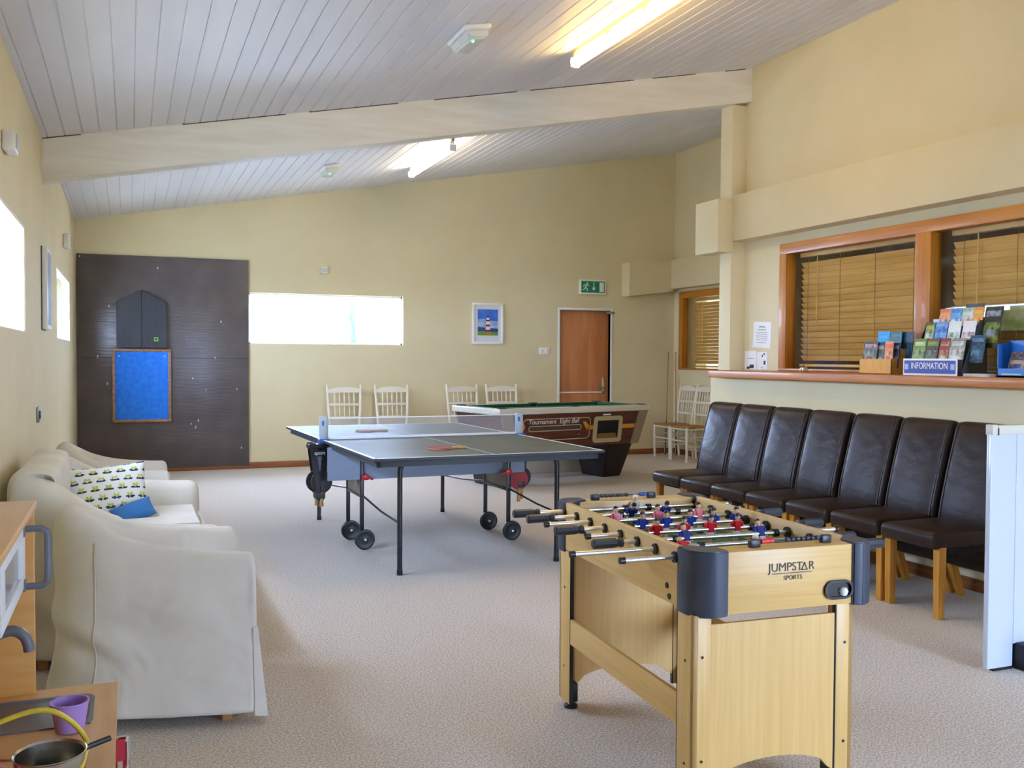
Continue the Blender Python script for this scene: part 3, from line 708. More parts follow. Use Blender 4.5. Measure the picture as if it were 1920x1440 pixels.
for (u, va, vb) in ((.242, 1.19, 1.585), (1.338, 1.125, 1.58)):
    for v in (va, vb):
        a = MB(); a.box(u-.013, u+.013, v-.013, v+.013, .10, .72, .003); a.build('wheel_leg', steelb, T)
        a = MB(); M_ = Matrix.Translation((u+.01, v-.045, .072)) @ Matrix.Rotation(PI/2, 4, 'X')
        a.lathe([(0, -.014), (.02, -.018), (.045, -.014), (.055, -.018), (.068, -.016), (.072, -.008), (.072, .008), (.068, .016), (.055, .018), (.045, .014), (.02, .018), (0, .018)], M=M_, seg=28); w_ = a.build('wheel', mat('wheel_black', '#141416', .4), T)
        a = MB(); a.lathe([(0, .024), (.007, .023), (.009, .017)], M=M_, seg=12); a.build('hub_cap', linew, w_)
        a = MB(); a.rod((u+.01, v-.03, .072), (u, v, .11), .012); a.build('caster_fork', steelb, w_)
    a = MB(); a.box(u-.006, u+.006, va, vb, .375, .50, .002); a.build('side_plate', mat('taupe_plate', '#8c8078', .5), T)
    a = MB(); a.box(u-.011, u+.011, va, vb, .36, .38, .002); a.build('cross_bar', steelb, T)
    vn, vf = .30, 2.485
    a = MB(); a.tube([(u, va, .375), (u, va-.06, .374), (u+.0, va-.5, .335), (u+.006, vn, .32)], .007, 8); a.build('brace_rod', steelb, T); a = MB(); a.tube([(u, vb, .375), (u, vb+.06, .374), (u, vb+.5, .335), (u-.02, vf, .32)], .007, 8); a.build('brace_rod', steelb, T)
    s = 1 if u < .5 else -1
    a = MB(); a.box(u+s*.014-.02, u+s*.014+.03, va-.035, va-.012, .485, .525, .008); a.rod((u+s*.03, va-.024, .505), (u+s*.075, va-.024, .49), .009); a.build('locking_knob', mat('red_plastic', '#c8262c', .35), T)
a = MB(); a.box(-.05, 1.50, 1.345, 1.365, .475, .70, .004); a.box(.0, 1.5, 1.19, 1.205, .487, .72, .004); a.build('apron', tsk, T)
a = MB(); a.box(.06, .50, 1.3, 1.66, .655, .70, .006); a.build('ball_tray', mat('cream_tray', '#d8d0bc', .5), T)
# net
netm = bpy.data.materials.new('net_mesh'); netm.use_nodes = True; n_, l_ = netm.node_tree.nodes, netm.node_tree.links
b_ = n_['Principled BSDF']; b_.inputs['Base Color'].default_value = lin('#cfd4d6'); b_.inputs['Roughness'].default_value = .8; b_.inputs['Alpha'].default_value = .16
N_ = thing('table_tennis_net', 'pale table tennis net clamped across the middle of the grey table', 'net', (1.3154-1.37*math.sin(.0318), 5.4298+1.37*math.cos(.0318), .76), .0318)
a = MB(); a.box(.0, 1.53, -.0012, .0012, .015, .15); a.build('mesh', netm, N_, smooth=False)
a = MB(); a.box(.0, 1.53, -.002, .002, .147, .154, .0008); a.build('top_tape', linew, N_)
a = MB(); a.box(.0, 1.53, -.003, .003, .002, .018, .001); a.build('bottom_tape', linew, N_)
for u in (.012, 1.53):
    a = MB(); a.box(u-.03, u+.03, -.014, .014, -.0, .165, .006); p_ = a.build('net_post', mat('post_grey', '#aab3b8', .4), N_)
    a = MB(); a.box(u-.036, u+.045, -.035, .035, -.035, .006, .006); a.rod((u+.01, 0, -.035), (u+.01, 0, -.075), .012); a.build('clamp', mat('clamp_blue', '#2853a8', .4), p_)
    a = MB(); a.box(u-.015, u+.0, -.016, -.0135, .10, .135); a.build('sticker', mat('clamp_blue', '#2853a8', .4), p_)
rub_r = mat('red_rubber', '#9b3436', .7); rub_k = mat('dark_rubber', '#2a2526', .7); blade_w = mat('blade_wood', '#c69c5d', .5, hex2='#a87c40', scale=(6, 30, 30))
def bat(label, loc, rot, cols=(rub_r, rub_k), group=None, scale=1.0):
    t = thing('table_tennis_bat', label, 'bat', loc, 0, group); t.rotation_euler = rot
    out = [(.078*math.cos(q)*1.02, .075*math.sin(q)) for q in [PI*.14+2*PI*.86*i/26 for i in range(27)]]
    nb = [(x, y) for x, y in out]
    full = nb+[(.10, -.016), (.10, .016)]
    a = MB(); a.prism(full, 'z', .003, .009); a.build('blade', blade_w, t, smooth=False)
    a = MB(); a.prism(nb, 'z', .009, .012); a.build('top_rubber', cols[0], t, smooth=False)
    a = MB(); a.prism(nb, 'z', .0, .003); a.build('bottom_rubber', cols[1], t, smooth=False)
    a = MB(); rows = []
    for x, w_ in ((.074, .012), (.10, .0135), (.14, .013), (.165, .015), (.172, .0165)):
        rows.append([(x, w_*math.cos(q), .006+.0105*math.sin(q)) for q in [2*PI*k/12 for k in range(12)]])
    a.loft(rows); a.build('handle', blade_w, t)
    return t
bat('red faced table tennis bat lying on the far half of the grey table', (1.735, 7.43, .7605), (0, 0, -.16))
bat('table tennis bat with pale handle lying on the near half of the grey table', (1.86, 5.88, .7605), (0, 0, -.12), (rub_r, rub_r))
def bat_holder(label, u, v):
    ca, sa = math.cos(.0318), math.sin(.0318)
    X, Y = 1.3154+u*ca-v*sa, 5.4298+u*sa+v*ca
    t = thing('bat_holder', label, 'holder', (X, Y, 0), .0318, 'bat holders on the table tennis table')
    for y in (-.045, .045):
        a = MB(); a.hexa([(-.022, y-.006, .34), (.022, y-.006, .34), (.022, y+.006, .34), (-.022, y+.006, .34), (-.075, y-.006, .745), (-.03, y-.006, .745), (-.03, y+.006, .745), (-.075, y+.006, .745)], b=.003); a.build('side_strap', black, t)
        a = MB(); a.hexa([(-.012, y-.006, .34), (.028, y-.006, .34), (.028, y+.006, .34), (-.012, y+.006, .34), (.02, y-.006, .745), (.06, y-.006, .745), (.06, y+.006, .745), (.02, y+.006, .745)], b=.003); a.build('side_strap', black, t)
    a = MB(); a.box(-.078, .066, -.055, .055, .705, .735, .006); a.build('mounting_plate', black, t)
    a = MB(); a.box(-.03, .036, -.056, .056, .35, .395, .008); a.build('cradle', darkgrey, t)
    return X, Y, t
X, Y, t = bat_holder('black bat holder hanging off the left side of the table tennis table', -.03, 1.34)
a = MB(); me = text_mesh('sport', .035); a.mesh(me, frame_mat((-.005, -.0575, .675), (1, 0, 0), (0, 0, 1), (0, -1, 0))); a.box(-.055, .045, -.056, -.052, .65, .70, .002, mi=1)
a.build('label_plate', [linew, black], t)
bat('front bat in the black left holder, pale handle hanging down', (X+.012, Y-.038, .47), (PI/2, PI/2, 0), (rub_k, rub_k))
bat('rear bat in the black left holder, pale handle hanging down', (X-.012, Y+.02, .47), (PI/2, PI/2, 0), (rub_k, rub_k))
X, Y, t = bat_holder('black bat holder under the right side of the table tennis table', 1.545, 1.40)
bat('red bat in the right holder, handle hanging down', (X-.02, Y-.04, .41), (PI/2, PI/2, 0), (rub_r, rub_r))
bat('dark bat in the right holder behind the red one', (X+.03, Y+.02, .42), (PI/2, PI/2, 0), (rub_k, rub_k))

# ---------------------------------------------------------------- pool table
PT = thing('pool_table', 'dark wood pub pool table with green cloth behind the table tennis table', 'pool table', (3.449, 8.952, 0), .228)
PLn, PWd = 2.05, .92
mahog = mat('mahogany_laminate', '#5d2a1c', .4, hex2='#3d1810', scale=(2, 2, 60), detail=4, kind='noise', ramp=(.35, .7))
railm = mat('pale_rail', '#dedacb', .3, .15, hex2='#d0cab6', scale=(3, 30, 30))
goldm = mat('bronze_trim', '#9c8872', .35, .5)
cloth = mat('green_baize', '#1f5a34', .95, hex2='#1a4d2c', scale=(50, 50, 50))
def taper(u0, u1, v0, v1, z0, z1, du): return [(u0+du, v0+du*.5, z0), (u1-du, v0+du*.5, z0), (u1-du, v1-du*.5, z0), (u0+du, v1-du*.5, z0), (u0, v0, z1), (u1, v0, z1), (u1, v1, z1), (u0, v1, z1)]
a = MB(); a.hexa(taper(.04, PLn-.03, .02, PWd-.02, .40, .775, .10), b=.006); a.build('cabinet', mahog, PT)
a = MB(); r = .085
a.box(0, PLn, 0, r, .765, .83, .012, seg=3); a.box(0, PLn, PWd-r, PWd, .765, .83, .012, seg=3); a.box(0, r, r*.7, PWd-r*.7, .765, .83, .012, seg=3); a.box(PLn-r, PLn, r*.7, PWd-r*.7, .765, .83, .012, seg=3); a.build('rail', railm, PT)
a = MB(); a.box(r*.8, PLn-r*.8, r*.8, PWd-r*.8, .78, .80); a.build('bed_cloth', cloth, PT)
a = MB()
for (x0, x1, y0, y1) in ((r+.05, PLn/2-.06, r-.005, r+.045), (PLn/2+.06, PLn-r-.05, r-.005, r+.045), (r+.05, PLn/2-.06, PWd-r-.045, PWd-r+.005), (PLn/2+.06, PLn-r-.05, PWd-r-.045, PWd-r+.005), (r-.005, r+.045, r+.05, PWd-r-.05), (PLn-r-.045, PLn-r+.005, r+.05, PWd-r-.05)):
    a.box(x0, x1, y0, y1, .80, .832, .01)
a.build('cushion_rails', cloth, PT)
for x in (r-.005, PLn/2, PLn-r+.005):
    for y in (r-.01, PWd-r+.01):
        a = MB(); a.lathe([(0, .80), (.045, .80), (.05, .836), (.058, .838), (.06, .825)], (x, y, 0), 16); a.build('pocket', black, PT)
for x, s in ((.04, 1), (PLn-.03, -1)):
    for y in (.02, PWd-.02):
        yy = y-.006 if y < .5 else y+.006; q = -1 if y < .5 else 1
        a = MB(); a.hexa([(x+s*.095, yy-q*.0+q*.0-.012+(.05 if q < 0 else -.05), .398), (x+s*.21, yy-.012+(.05 if q < 0 else -.05), .398), (x+s*.21, yy+.012+(.05 if q < 0 else -.05), .398), (x+s*.095, yy+.012+(.05 if q < 0 else -.05), .398),
                          (x-s*.006, yy-.012, .77), (x+s*.13, yy-.012, .77), (x+s*.13, yy+.012, .77), (x-s*.006, yy+.012, .77)], b=.004); a.build('corner_trim', goldm, PT)
# decoration on the long side: sits on the tapering face
face_dy = .05/(.375)
fo = Vector((0, .02, .775)); fz = Vector((0, -.05, .375)).normalized(); fnrm = Vector((0, -.375, -.05)).normalized()
def FM(u, z, d=.003):
    p = Vector((u, .02+(.775-z)*face_dy, z))+fnrm*d
    return frame_mat(p, (1, 0, 0), fz, fnrm)
gold2 = mat('pale_pinstripe', '#c9b891', .4, .2); orange = mat('amber_band', '#c98a26', .4)
def rrect(w, h, r, n=5):
    o = []
    for cx, cy, a0 in ((w/2-r, h/2-r, 0), (-w/2+r, h/2-r, 90), (-w/2+r, -h/2+r, 180), (w/2-r, -h/2+r, 270)):
        for k in range(n+1): q = math.radians(a0+90*k/n); o.append((cx+r*math.cos(q), cy+r*math.sin(q)))
    return o
def ring(mbx, w, h, r, t_, M, mi=0, d=.002):
    A = rrect(w, h, r); B = rrect(w-2*t_, h-2*t_, max(r-t_, .001)); n = len(A)
    for i in range(n):
        j = (i+1) % n; t2 = bmesh.new(); vs = [t2.verts.new((p[0], p[1], z)) for z in (0, d) for p in (A[i], A[j], B[j], B[i])]
        for q in ((4, 5, 6, 7), (0, 1, 5, 4), (2, 3, 7, 6)): t2.faces.new([vs[k] for k in q])
        mbx.merge(t2, mi, M)
a = MB(); ring(a, .90, .235, .05, .008, FM(.76, .60)); ring(a, .70, .06, .03, .007, FM(.74, .612)); a.build('pinstripes', gold2, PT, smooth=False)
a = MB(); a.prism(rrect(.68, .045, .022), 'z', 0, .0015, M=FM(.74, .612)); a.build('ball_window', mat('smoked_window', '#4a3a36', .15), PT, smooth=False)
for u0, u1, z in ((1.17, 1.27, .60), (1.66, 1.86, .60)):
    a = MB(); a.prism([(u0, -.022), (u1, -.022), (u1, .022), (u0, .022)], 'z', 0, .002, M=FM(0, z)); a.build('amber_stripe', orange, PT, smooth=False)
a = MB(); a.prism([(1.10, .07), (1.14, .07), (1.20, .02), (1.20, -.022), (1.165, -.022)], 'z', 0, .002, M=FM(0, .60)); a.build('amber_stripe', orange, PT, smooth=False); a = MB(); a.prism([(.33, .07), (.30, .06), (.29, .0), (.27, -.04), (.31, -.04), (.345, .03)], 'z', 0, .002, M=FM(0, .60))
a.build('amber_stripe', orange, PT, smooth=False)
a = MB(); a.mesh(text_mesh('Tournament  Eight Ball', .072, shear=.15), FM(.715, .682, .004)); a.build('lettering', mat('letter_silver', '#e9e4dd', .4), PT, smooth=False)
a = MB(); ring(a, .40, .29, .035, .045, FM(1.455, .575), d=.016); a.build('ball_box_frame', mat('ball_box_cream', '#b4a37e', .4), PT)
a = MB(); a.prism(rrect(.32, .21, .02), 'z', .0, .002, M=FM(1.455, .575)); a.build('ball_box_opening', mat('opening_dark', '#0e0a08', .8), PT, smooth=False)
a = MB(); a.box(-.15, .15, -.0, .016, -.10, -.05, M=FM(1.455, .575) @ Matrix.Rotation(PI/2, 4, 'X') @ Matrix.Translation((0, 0, 0))) if 0 else a.prism([(-.15, -.10), (.15, -.10), (.12, -.045), (-.13, -.045)], 'z', .002, .004, M=FM(1.455, .575)); a.build('ball_box_floor', mat('ball_box_wood', '#7d5a2c', .6), PT, smooth=False)
a = MB(); a.prism([(-.055, -.008), (.055, -.008), (.055, .008), (-.055, .008)], 'z', 0, .006, M=FM(1.43, .735)); a.build('name_plate', linew, PT, smooth=False)
a = MB(); a.lathe([(0, .006), (.007, .004), (.007, 0)], M=FM(1.06, .535), seg=10); a.build('key_lock', chrome, PT)
for u0, u1 in ((.12, .46), (1.60, 1.96)):
    a = MB(); a.hexa([(u0+.05, .34, 0), (u1-.05, .34, 0), (u1-.05, .72, 0), (u0+.05, .72, 0), (u0, .18, .41), (u1, .18, .41), (u1, .82, .41), (u0, .82, .41)], b=.008); a.build('pedestal', mat('pedestal_dark', '#241a15', .5), PT)
t = thing('storage_box', 'low cream box standing on the carpet under the pool table', 'box', (4.55, 10.35, 0))
a = MB(); a.box(-.62, .5, -.12, .2, 0, .30, .01); a.build('body', offw, t)
a = MB(); a.box(-.63, .51, -.13, .21, .285, .33, .008); a.build('lid', mat('box_lid', '#cfc6b4', .5), t)
a = MB(); a.box(.42, .43, -.124, -.118, .02, .28); a.build('seam_strip', mat('box_lid', '#cfc6b4', .5), t)

# ---------------------------------------------------------------- table football
F = thing('football_table', 'beech coloured table football table with silver rods in the foreground', 'football table', (1.506, 2.337, 0), -.0515)
beech = mat('beech_laminate', '#dfb974', .38, hex2='#d2a862', scale=(2.5, 2.5, 70), detail=4, ramp=(.3, .7))
beech_v = mat('beech_laminate_vertical', '#dfb974', .38, hex2='#d3aa64', scale=(70, 70, 2.5), detail=4, ramp=(.3, .7))
capm = mat('navy_grey_corner', '#3b4253', .38, hex2='#363d4d', spec=.5)
FW, FL, ZT, ZB = .593, 1.092, .796, .61
a = MB(); a.box(0, .022, .035, FL-.035, ZB+.005, ZT, .002); a.build('side_board', beech, F)
a = MB(); a.box(FW-.022, FW, .02, FL-.02, ZB+.005, ZT, .002); a.build('side_board', beech, F)
a = MB(); a.box(.035, FW-.005, -.0, .085, ZB, ZT-.004, .002); a.build('end_board', beech, F)
a = MB(); a.box(.035, FW-.005, FL-.085, FL, ZB, ZT-.004, .002); a.build('end_board', beech, F)
a = MB(); a.box(.02, FW-.02, .08, FL-.08, .675, .69); a.build('pitch', mat('pitch_green', '#3f6b48', .5), F, smooth=False)
a = MB(); z0, z1 = .690, .6907
def pb(x0, x1, y0, y1): a.box(x0, x1, y0, y1, z0, z1)
pb(.022, FW-.022, FL/2-.003, FL/2+.003)
for y in (.09, FL-.17): 
    pb(.16, .166, y, y+.08); pb(FW-.166, FW-.16, y, y+.08); pb(.16, FW-.16, (y+.08 if y < .5 else y)-.003, (y+.08 if y < .5 else y)+.003)
a.tube([(FW/2+.07*math.cos(2*PI*k/30), FL/2+.07*math.sin(2*PI*k/30), .6903) for k in range(30)], .0025, 4, closed=True)
a.build('pitch_lines', linew, F, smooth=False)
a = MB(); a.box(.015, FW-.015, .01, FL-.01, .625, .64); a.build('cabinet_floor', mat('chipboard_under', '#b79a68', .7), F)
# navy corner caps wrap each corner
for (cx, sx_) in ((0, -1), (FW, 1)):
    for (cy, sy_) in ((0, -1), (FL, 1)):
        w_, d_ = (.105, .105) if sx_ < 0 else (.055, .10); o_ = .007 if sx_ < 0 else .026; of = .008
        R = .075 if sx_ < 0 else .055; poly = [(cx-sx_*w_, cy+sy_*of)]
        for k in range(17):
            q = PI/2*k/16; poly.append((cx+sx_*(o_-R)+sx_*R*math.sin(q), cy+sy_*(of+.010-R)+sy_*R*math.cos(q)))
        poly += [(cx+sx_*o_, cy-sy_*(d_-.008)), (cx+sx_*.002, cy-sy_*d_), (cx-sx_*w_*.35, cy-sy_*d_), (cx-sx_*w_, cy-sy_*d_*.55)]
        a = MB(); t_ = MB(); a.prism(poly, 'z', ZB-.004, ZT+.002, bev=.004); a.build('corner_cap', capm, F, angle=40)
# legs: L-shaped boards with black inner edges, levelling feet
for (u0, s) in ((.0, 1), (.552, -1)):
    for (v0, q) in ((.008, 1), (FL-.045, -1)):
        a = MB()
        ua, ub = (u0, u0+.058) if s > 0 else (u0-.06, u0)
        va, vb = (v0, v0+.016) if q > 0 else (v0-.016, v0)
        a.box(ua, ub, va, vb, .03, ZB+.002, .0015)
        sa_, sb_ = (u0, u0+.016) if s > 0 else (u0-.016, u0)
        v2a, v2b = (v0, v0+.095) if q > 0 else (v0-.105, v0)
        a.box(sa_, sb_, v2a, v2b, .03, ZB+.002, .0015); l_ = a.build('leg', beech_v, F)
        a = MB(); e_ = (v2b, v2b+.003) if q > 0 else (v2a-.003, v2a); a.box(sa_, sb_, *e_, .03, ZB)
        e_ = (ub, ub+.004) if s > 0 else (ua-.004, ua); 
        if s < 0: a.box(*e_, va, vb, .03, ZB)
        a.build('black_edging', black, l_)
        a = MB(); cu, cv = (ua+ub)/2, (v2a+v2b)/2
        a.box(*((sb_, sb_+.03) if s > 0 else (sa_-.03, sa_)), v2a+.022, v2b-.004, .028, .10, .003); a.rod((cu, cv, .0), (cu, cv, .05), .012); a.lathe([(0, 0), (.026, 0), (.026, .01), (.012, .022), (0, .022)], (cu, cv, 0), 16); a.build('levelling_foot', black, l_)
        a = MB()
        for z in (.165, .47):
            vv = va-.001 if q > 0 else vb+.001; a.lathe([(0, .0015), (.0045, .001), (.0045, 0)], M=Matrix.Translation(((ua+ub)/2, vv, z+.02)) @ Matrix.Rotation(PI/2*q, 4, 'X'), seg=8)
            uu = u0-.0005*s; a.lathe([(0, .0015), (.0045, .001), (.0045, 0)], M=Matrix.Translation((uu, cv, z)) @ Matrix.Rotation(-PI/2*s, 4, 'Y'), seg=8)
        a.build('screw_heads', black, l_)
def arch(u0, u1, z1, zpk, zs):
    p = [(u0, z1), (u0, zs)]
    n = 16; e0, e1 = u0+.02, u1-.02
    for k in range(n+1):
        x = e0+(e1-e0)*k/n; q = (2*k/n-1); p.append((x, zs+.012+(zpk-zs-.012)*math.sqrt(max(0, 1-q*q))))
    return p+[(u1, zs), (u1, z1)]
for va in (.010, FL-.063):
    a = MB(); a.prism(arch(.058, .487, .582 if va < .5 else ZB, .168 if va < .5 else .13, .10 if va < .5 else .07), 'y', va, va+.014, bev=.001); a.build('end_panel', beech_v, F)
for u in (.001, .536):
    a = MB(); a.box(u, u+.015, .09, FL-.14, .262, .358, .0015); a.build('stretcher', beech, F)
# bolts on the left board
a = MB()
for (v, z) in ((.98, .70), (.80, .71), (.17, .665), (.155, .655-.02), (.055, .655)):
    a.lathe([(0, .004), (.009, .003), (.010, 0)], M=Matrix.Translation((0, v, z)) @ Matrix.Rotation(-PI/2, 4, 'Y'), seg=12)
a.build('side_bolts', black, F)
# lettering and ball return
fm = lambda u, z, d=.0012: frame_mat((u, -d, z), (1, 0, 0), (0, 0, 1), (0, -1, 0))
ink = mat('printed_ink', '#2e2a24', .5)
a = MB(); a.mesh(text_mesh('JUMPST  R', .036, .0003), fm(.3225, .736)); a.mesh(text_mesh('SPORTS', .019, .0003), fm(.327, .704))
x = .367
for q in (((x-.0115, .724), (x-.0085, .724), (x+.0025, .748), (x-.001, .748)), ((x+.0085, .724), (x+.0115, .724), (x+.002, .748), (x-.0015, .748)), ((x-.012, .724), (x+.012, .724), (x+.012, .727), (x-.012, .727))):
    a.prism(list(q), 'y', -.0015, -.0003)
a.box(.255, .394, -.0015, -.0003, .7175, .7195)
a.build('lettering', ink, F, smooth=False)
a = MB(); ring(a, .102, .058, .0289, .007, fm(.488, .657), d=.008); a.build('ball_return_rim', black, F)
a = MB(); a.prism(rrect(.09, .046, .0225), 'z', -.0, .0005, M=fm(.488, .657, .0)); a.build('ball_return_cup', mat('cup_dark', '#1b1a1a', .25), F, smooth=False)
a = MB(); a.lathe([(0, .014), (.010, .011), (.0145, 0), (.010, -.011), (0, -.014)], (.506, -.004, .650), 14); a.build('ball', linew, F)
# rods with players and handles
skin = mat('player_skin', '#e3b28c', .5); kit_b = mat('kit_blue', '#1d2f86', .35); kit_r = mat('kit_red', '#d4202a', .35); kit_w = mat('kit_white', '#efeff2', .35); hairm = mat('player_hair', '#2a1d16', .5)
chromer = mat('chrome_rod', '#e2e2e0', .3, 1.0)
def player(mbx, u, v, z, tilt, team, gk):
    M = Matrix.Translation((u, v, z)) @ Matrix.Rotation(tilt, 4, 'X')
    sh, sr = (1, 2) if team == 'b' else (3, 2)
    if gk: sh = 2 if team == 'r' else 2
    mbx.hexa_M = None
    def hx(P, mi):
        t = bmesh.new(); vs = [t.verts.new(p) for p in P]
        for q in ((3, 2, 1, 0), (4, 5, 6, 7), (0, 1, 5, 4), (1, 2, 6, 5), (2, 3, 7, 6), (3, 0, 4, 7)): t.faces.new([vs[i] for i in q])
        bmesh.ops.bevel(t, geom=list(t.edges), offset=.002, segments=2, affect='EDGES'); mbx.merge(t, mi, M)
    def bx(x0, x1, y0, y1, z0, z1, X0=None, X1=None): 
        X0 = x0 if X0 is None else X0; X1 = x1 if X1 is None else X1
        return [(X0, y0, z0), (X1, y0, z0), (X1, y1, z0), (X0, y1, z0), (x0, y0, z1), (x1, y0, z1), (x1, y1, z1), (x0, y1, z1)]
    hx(bx(-.015, .015, -.008, .008, -.010, .026, -.012, .012), sh)                 # shirt
    hx(bx(-.012, .012, -.0075, .0075, -.024, -.010), sr)                            # shorts
    hx(bx(-.009, .009, -.006, .006, -.052, -.024), 0)                               # legs
    hx(bx(-.010, .010, -.012, .012, -.064, -.050), 4)                               # boots
    for s in (-1, 1): hx(bx(s*.019-.005, s*.019+.005, -.006, .006, -.006, .022), sh); hx(bx(s*.019-.004, s*.019+.004, -.005, .005, -.014, -.006), 0)
    mbx.lathe([(0, .025), (.005, .026), (.0062, .030), (.009, .036), (.0095, .042), (.007, .049), (0, .051)], seg=12, M=M, mi=0)
    mbx.lathe([(.0098, .041), (.0098, .045), (.0075, .0515), (0, .0535)], seg=12, M=M @ Matrix.Translation((0, .001, 0)), mi=2 if gk else 4)
rods_ = [  # v index from far, handle side, left end, right end, team, player positions, gk
    (0, 'L', -.21, .72, 'b', [.30], 1), (1, 'L', -.20, .70, 'b', [.22, .36], 0), (2, 'R', -.175, .80, 'r', [.10, .27, .44], 0), (3, 'L', -.19, .68, 'b', [.14, .235, .33, .425, .52][:5], 0),
    (4, 'R', -.125, .80, 'r', [.13, .235, .34, .445, .50][:4], 0), (5, 'L', -.16, .76, 'b', [.175, .46, .32][:2], 0), (6, 'R', -.285, .74, 'r', [.10, .33][:1], 0), (7, 'R', -.18, .75, 'r', [.285], 1)]
zr = .762
for (i, side, l, r, team, ps, gk) in rods_:
    v = .118+.126*(7-i); a = MB(); a.rod((l+.01, v, zr), (r, v, zr), .0078, seg=14); R_ = a.build('rod', chromer, F)
    if side == 'L': h0, h1, e = l, l+.105, r
    else: h0, h1, e = r+.0, r-.105, l
    d = 1 if h1 > h0 else -1
    a = MB(); M_ = Matrix.Translation((h0, v, zr)) @ Matrix.Rotation(PI/2*d, 4, 'Y')
    a.lathe([(0, 0), (.013, 0), (.0165, .004), (.0165, .07), (.015, .082), (.011, .086), (.013, .09), (.0155, .096), (.0155, .104), (.010, .106), (0, .106)], seg=8, M=M_); a.build('handle', mat('handle_navy', '#2b303b', .4), R_)
    a = MB(); a.rod((e-.002 if d > 0 else e-.004, v, zr), (e+.012 if d > 0 else e+.012, v, zr), .0105); a.build('end_cap', black, R_)
    for u, r0, r1, w0 in [(-.008, .009, .017, .007), (FW+.004, .009, .017, .007), (.026, .009, .018, .008), (FW-.034, .009, .018, .008), (max(.035, min(ps)-.05), .008, .014, .016), (min(FW-.05, max(ps)+.05), .008, .014, .016)]:
        a = MB(); a.lathe([(r0, 0), (r1, .0), (r1, w0), (r0, w0)], seg=16, M=Matrix.Translation((u, v, zr)) @ Matrix.Rotation(PI/2, 4, 'Y')); a.build('bushing', black, R_)
    tilt = {3: .1, 4: .15, 5: -.5, 2: -.15, 0: .05, 1: .6, 6: -1.15, 7: -.35}[i]
    for u in ps:
        a = MB(); player(a, u, v, zr, tilt+random.uniform(-.02, .02), team, gk); a.build('player', [skin, kit_b, kit_w, kit_r, hairm], R_)
for (v, u0, u1, bead, lab) in ((.045, .222, .474, mat('bead_red', '#d9372c', .4), 'red'), (FL-.045, .147, .393, mat('bead_blue', '#2f5aa8', .4), 'blue')):
    a = MB(); z = ZT+.012; a.rod((u0, v, z), (u1, v, z), .0025); 
    for u in (u0, u1): a.box(u-.018, u+.018, v-.009, v+.009, ZT-.005, z+.008, .004)
    sc = a.build('score_counter', black, F)
    a = MB()
    for k in range(3 if lab == 'red' else 2): u = (u0+.03+.014*k) if lab == 'red' else (u1-.03-.014*k); a.rod((u-.0065, v, z), (u+.0065, v, z), .008, seg=12)
    a.build('score_beads', bead, sc)
    a = MB()
    for k in range(7): u = (u1-.03-.0125*k*1.4) if lab == 'red' else (u0+.03+.0125*k*1.4); a.rod((u-.006, v, z), (u+.006, v, z), .0072, seg=10)
    a.build('score_beads', darkgrey, sc)

# ---------------------------------------------------------------- toy kitchen, lower left
ox, oy = -.30, 2.30
K = thing('toy_kitchen', 'wooden toy kitchen with white oven door and grey tap against the left wall', 'toy kitchen', (ox, oy, 0))
kw = mat('toy_birch', '#d8a35c', .45, hex2='#cf964b', scale=(3, 30, 30), detail=3); ktop = mat('toy_birch_top', '#dcb27a', .45, hex2='#d2a366', scale=(30, 3, 30), detail=3)
kgrey = mat('toy_grey', '#6c6f78', .4); kwhite = mat('toy_white', '#eef1f6', .35)
def kb(mbx, x0, x1, y0, y1, z0, z1, b=.003, mi=0): mbx.box(x0-ox, x1-ox, y0-oy, y1-oy, z0, z1, b, mi=mi)
a = MB(); kb(a, -.47, -.222, 2.665, 2.683, 0, .966); a.build('side_panel', kw, K)
a = MB(); kb(a, -.47, -.222, 1.93, 1.948, 0, .966); a.build('side_panel', kw, K)
a = MB(); kb(a, -.48, -.218, 1.92, 2.693, .966, .986); a.build('top_board', ktop, K)
a = MB(); kb(a, -.46, -.24, 1.95, 2.50, .80, .815); a.build('shelf', kw, K)
a = MB(); kb(a, -.47, -.46, 1.95, 2.66, .50, .966, 0); a.build('back_panel', kw, K)
a = MB(); kb(a, -.46, -.242, 2.485, 2.50, .815, .966); a.build('oven_side', kw, K)
# oven door
a = MB()
for (y0, y1, z0, z1) in ((2.035, 2.485, .815, .848), (2.035, 2.485, .93, .963), (2.035, 2.10, .848, .93), (2.40, 2.485, .848, .93)): kb(a, -.243, -.226, y0, y1, z0, z1, .002)
od = a.build('oven_door', kwhite, K)
a = MB(); kb(a, -.238, -.233, 2.10, 2.40, .848, .93, 0); a.build('door_window', mat('toy_window', '#8d8a86', .2), od)
a = MB(); y = 2.46; P_ = [(-.226, y, .952), (-.19, y, .952), (-.178, y, .944), (-.176, y, .93), (-.176, y, .84), (-.178, y, .826), (-.19, y, .818), (-.226, y, .818)]
a.tube([(p[0]-ox, p[1]-oy, p[2]) for p in P_], .008, 10); kb(a, -.228, -.222, y-.014, y+.014, .935, .965, .002); kb(a, -.228, -.222, y-.014, y+.014, .808, .835, .002); a.build('door_handle', kgrey, od)
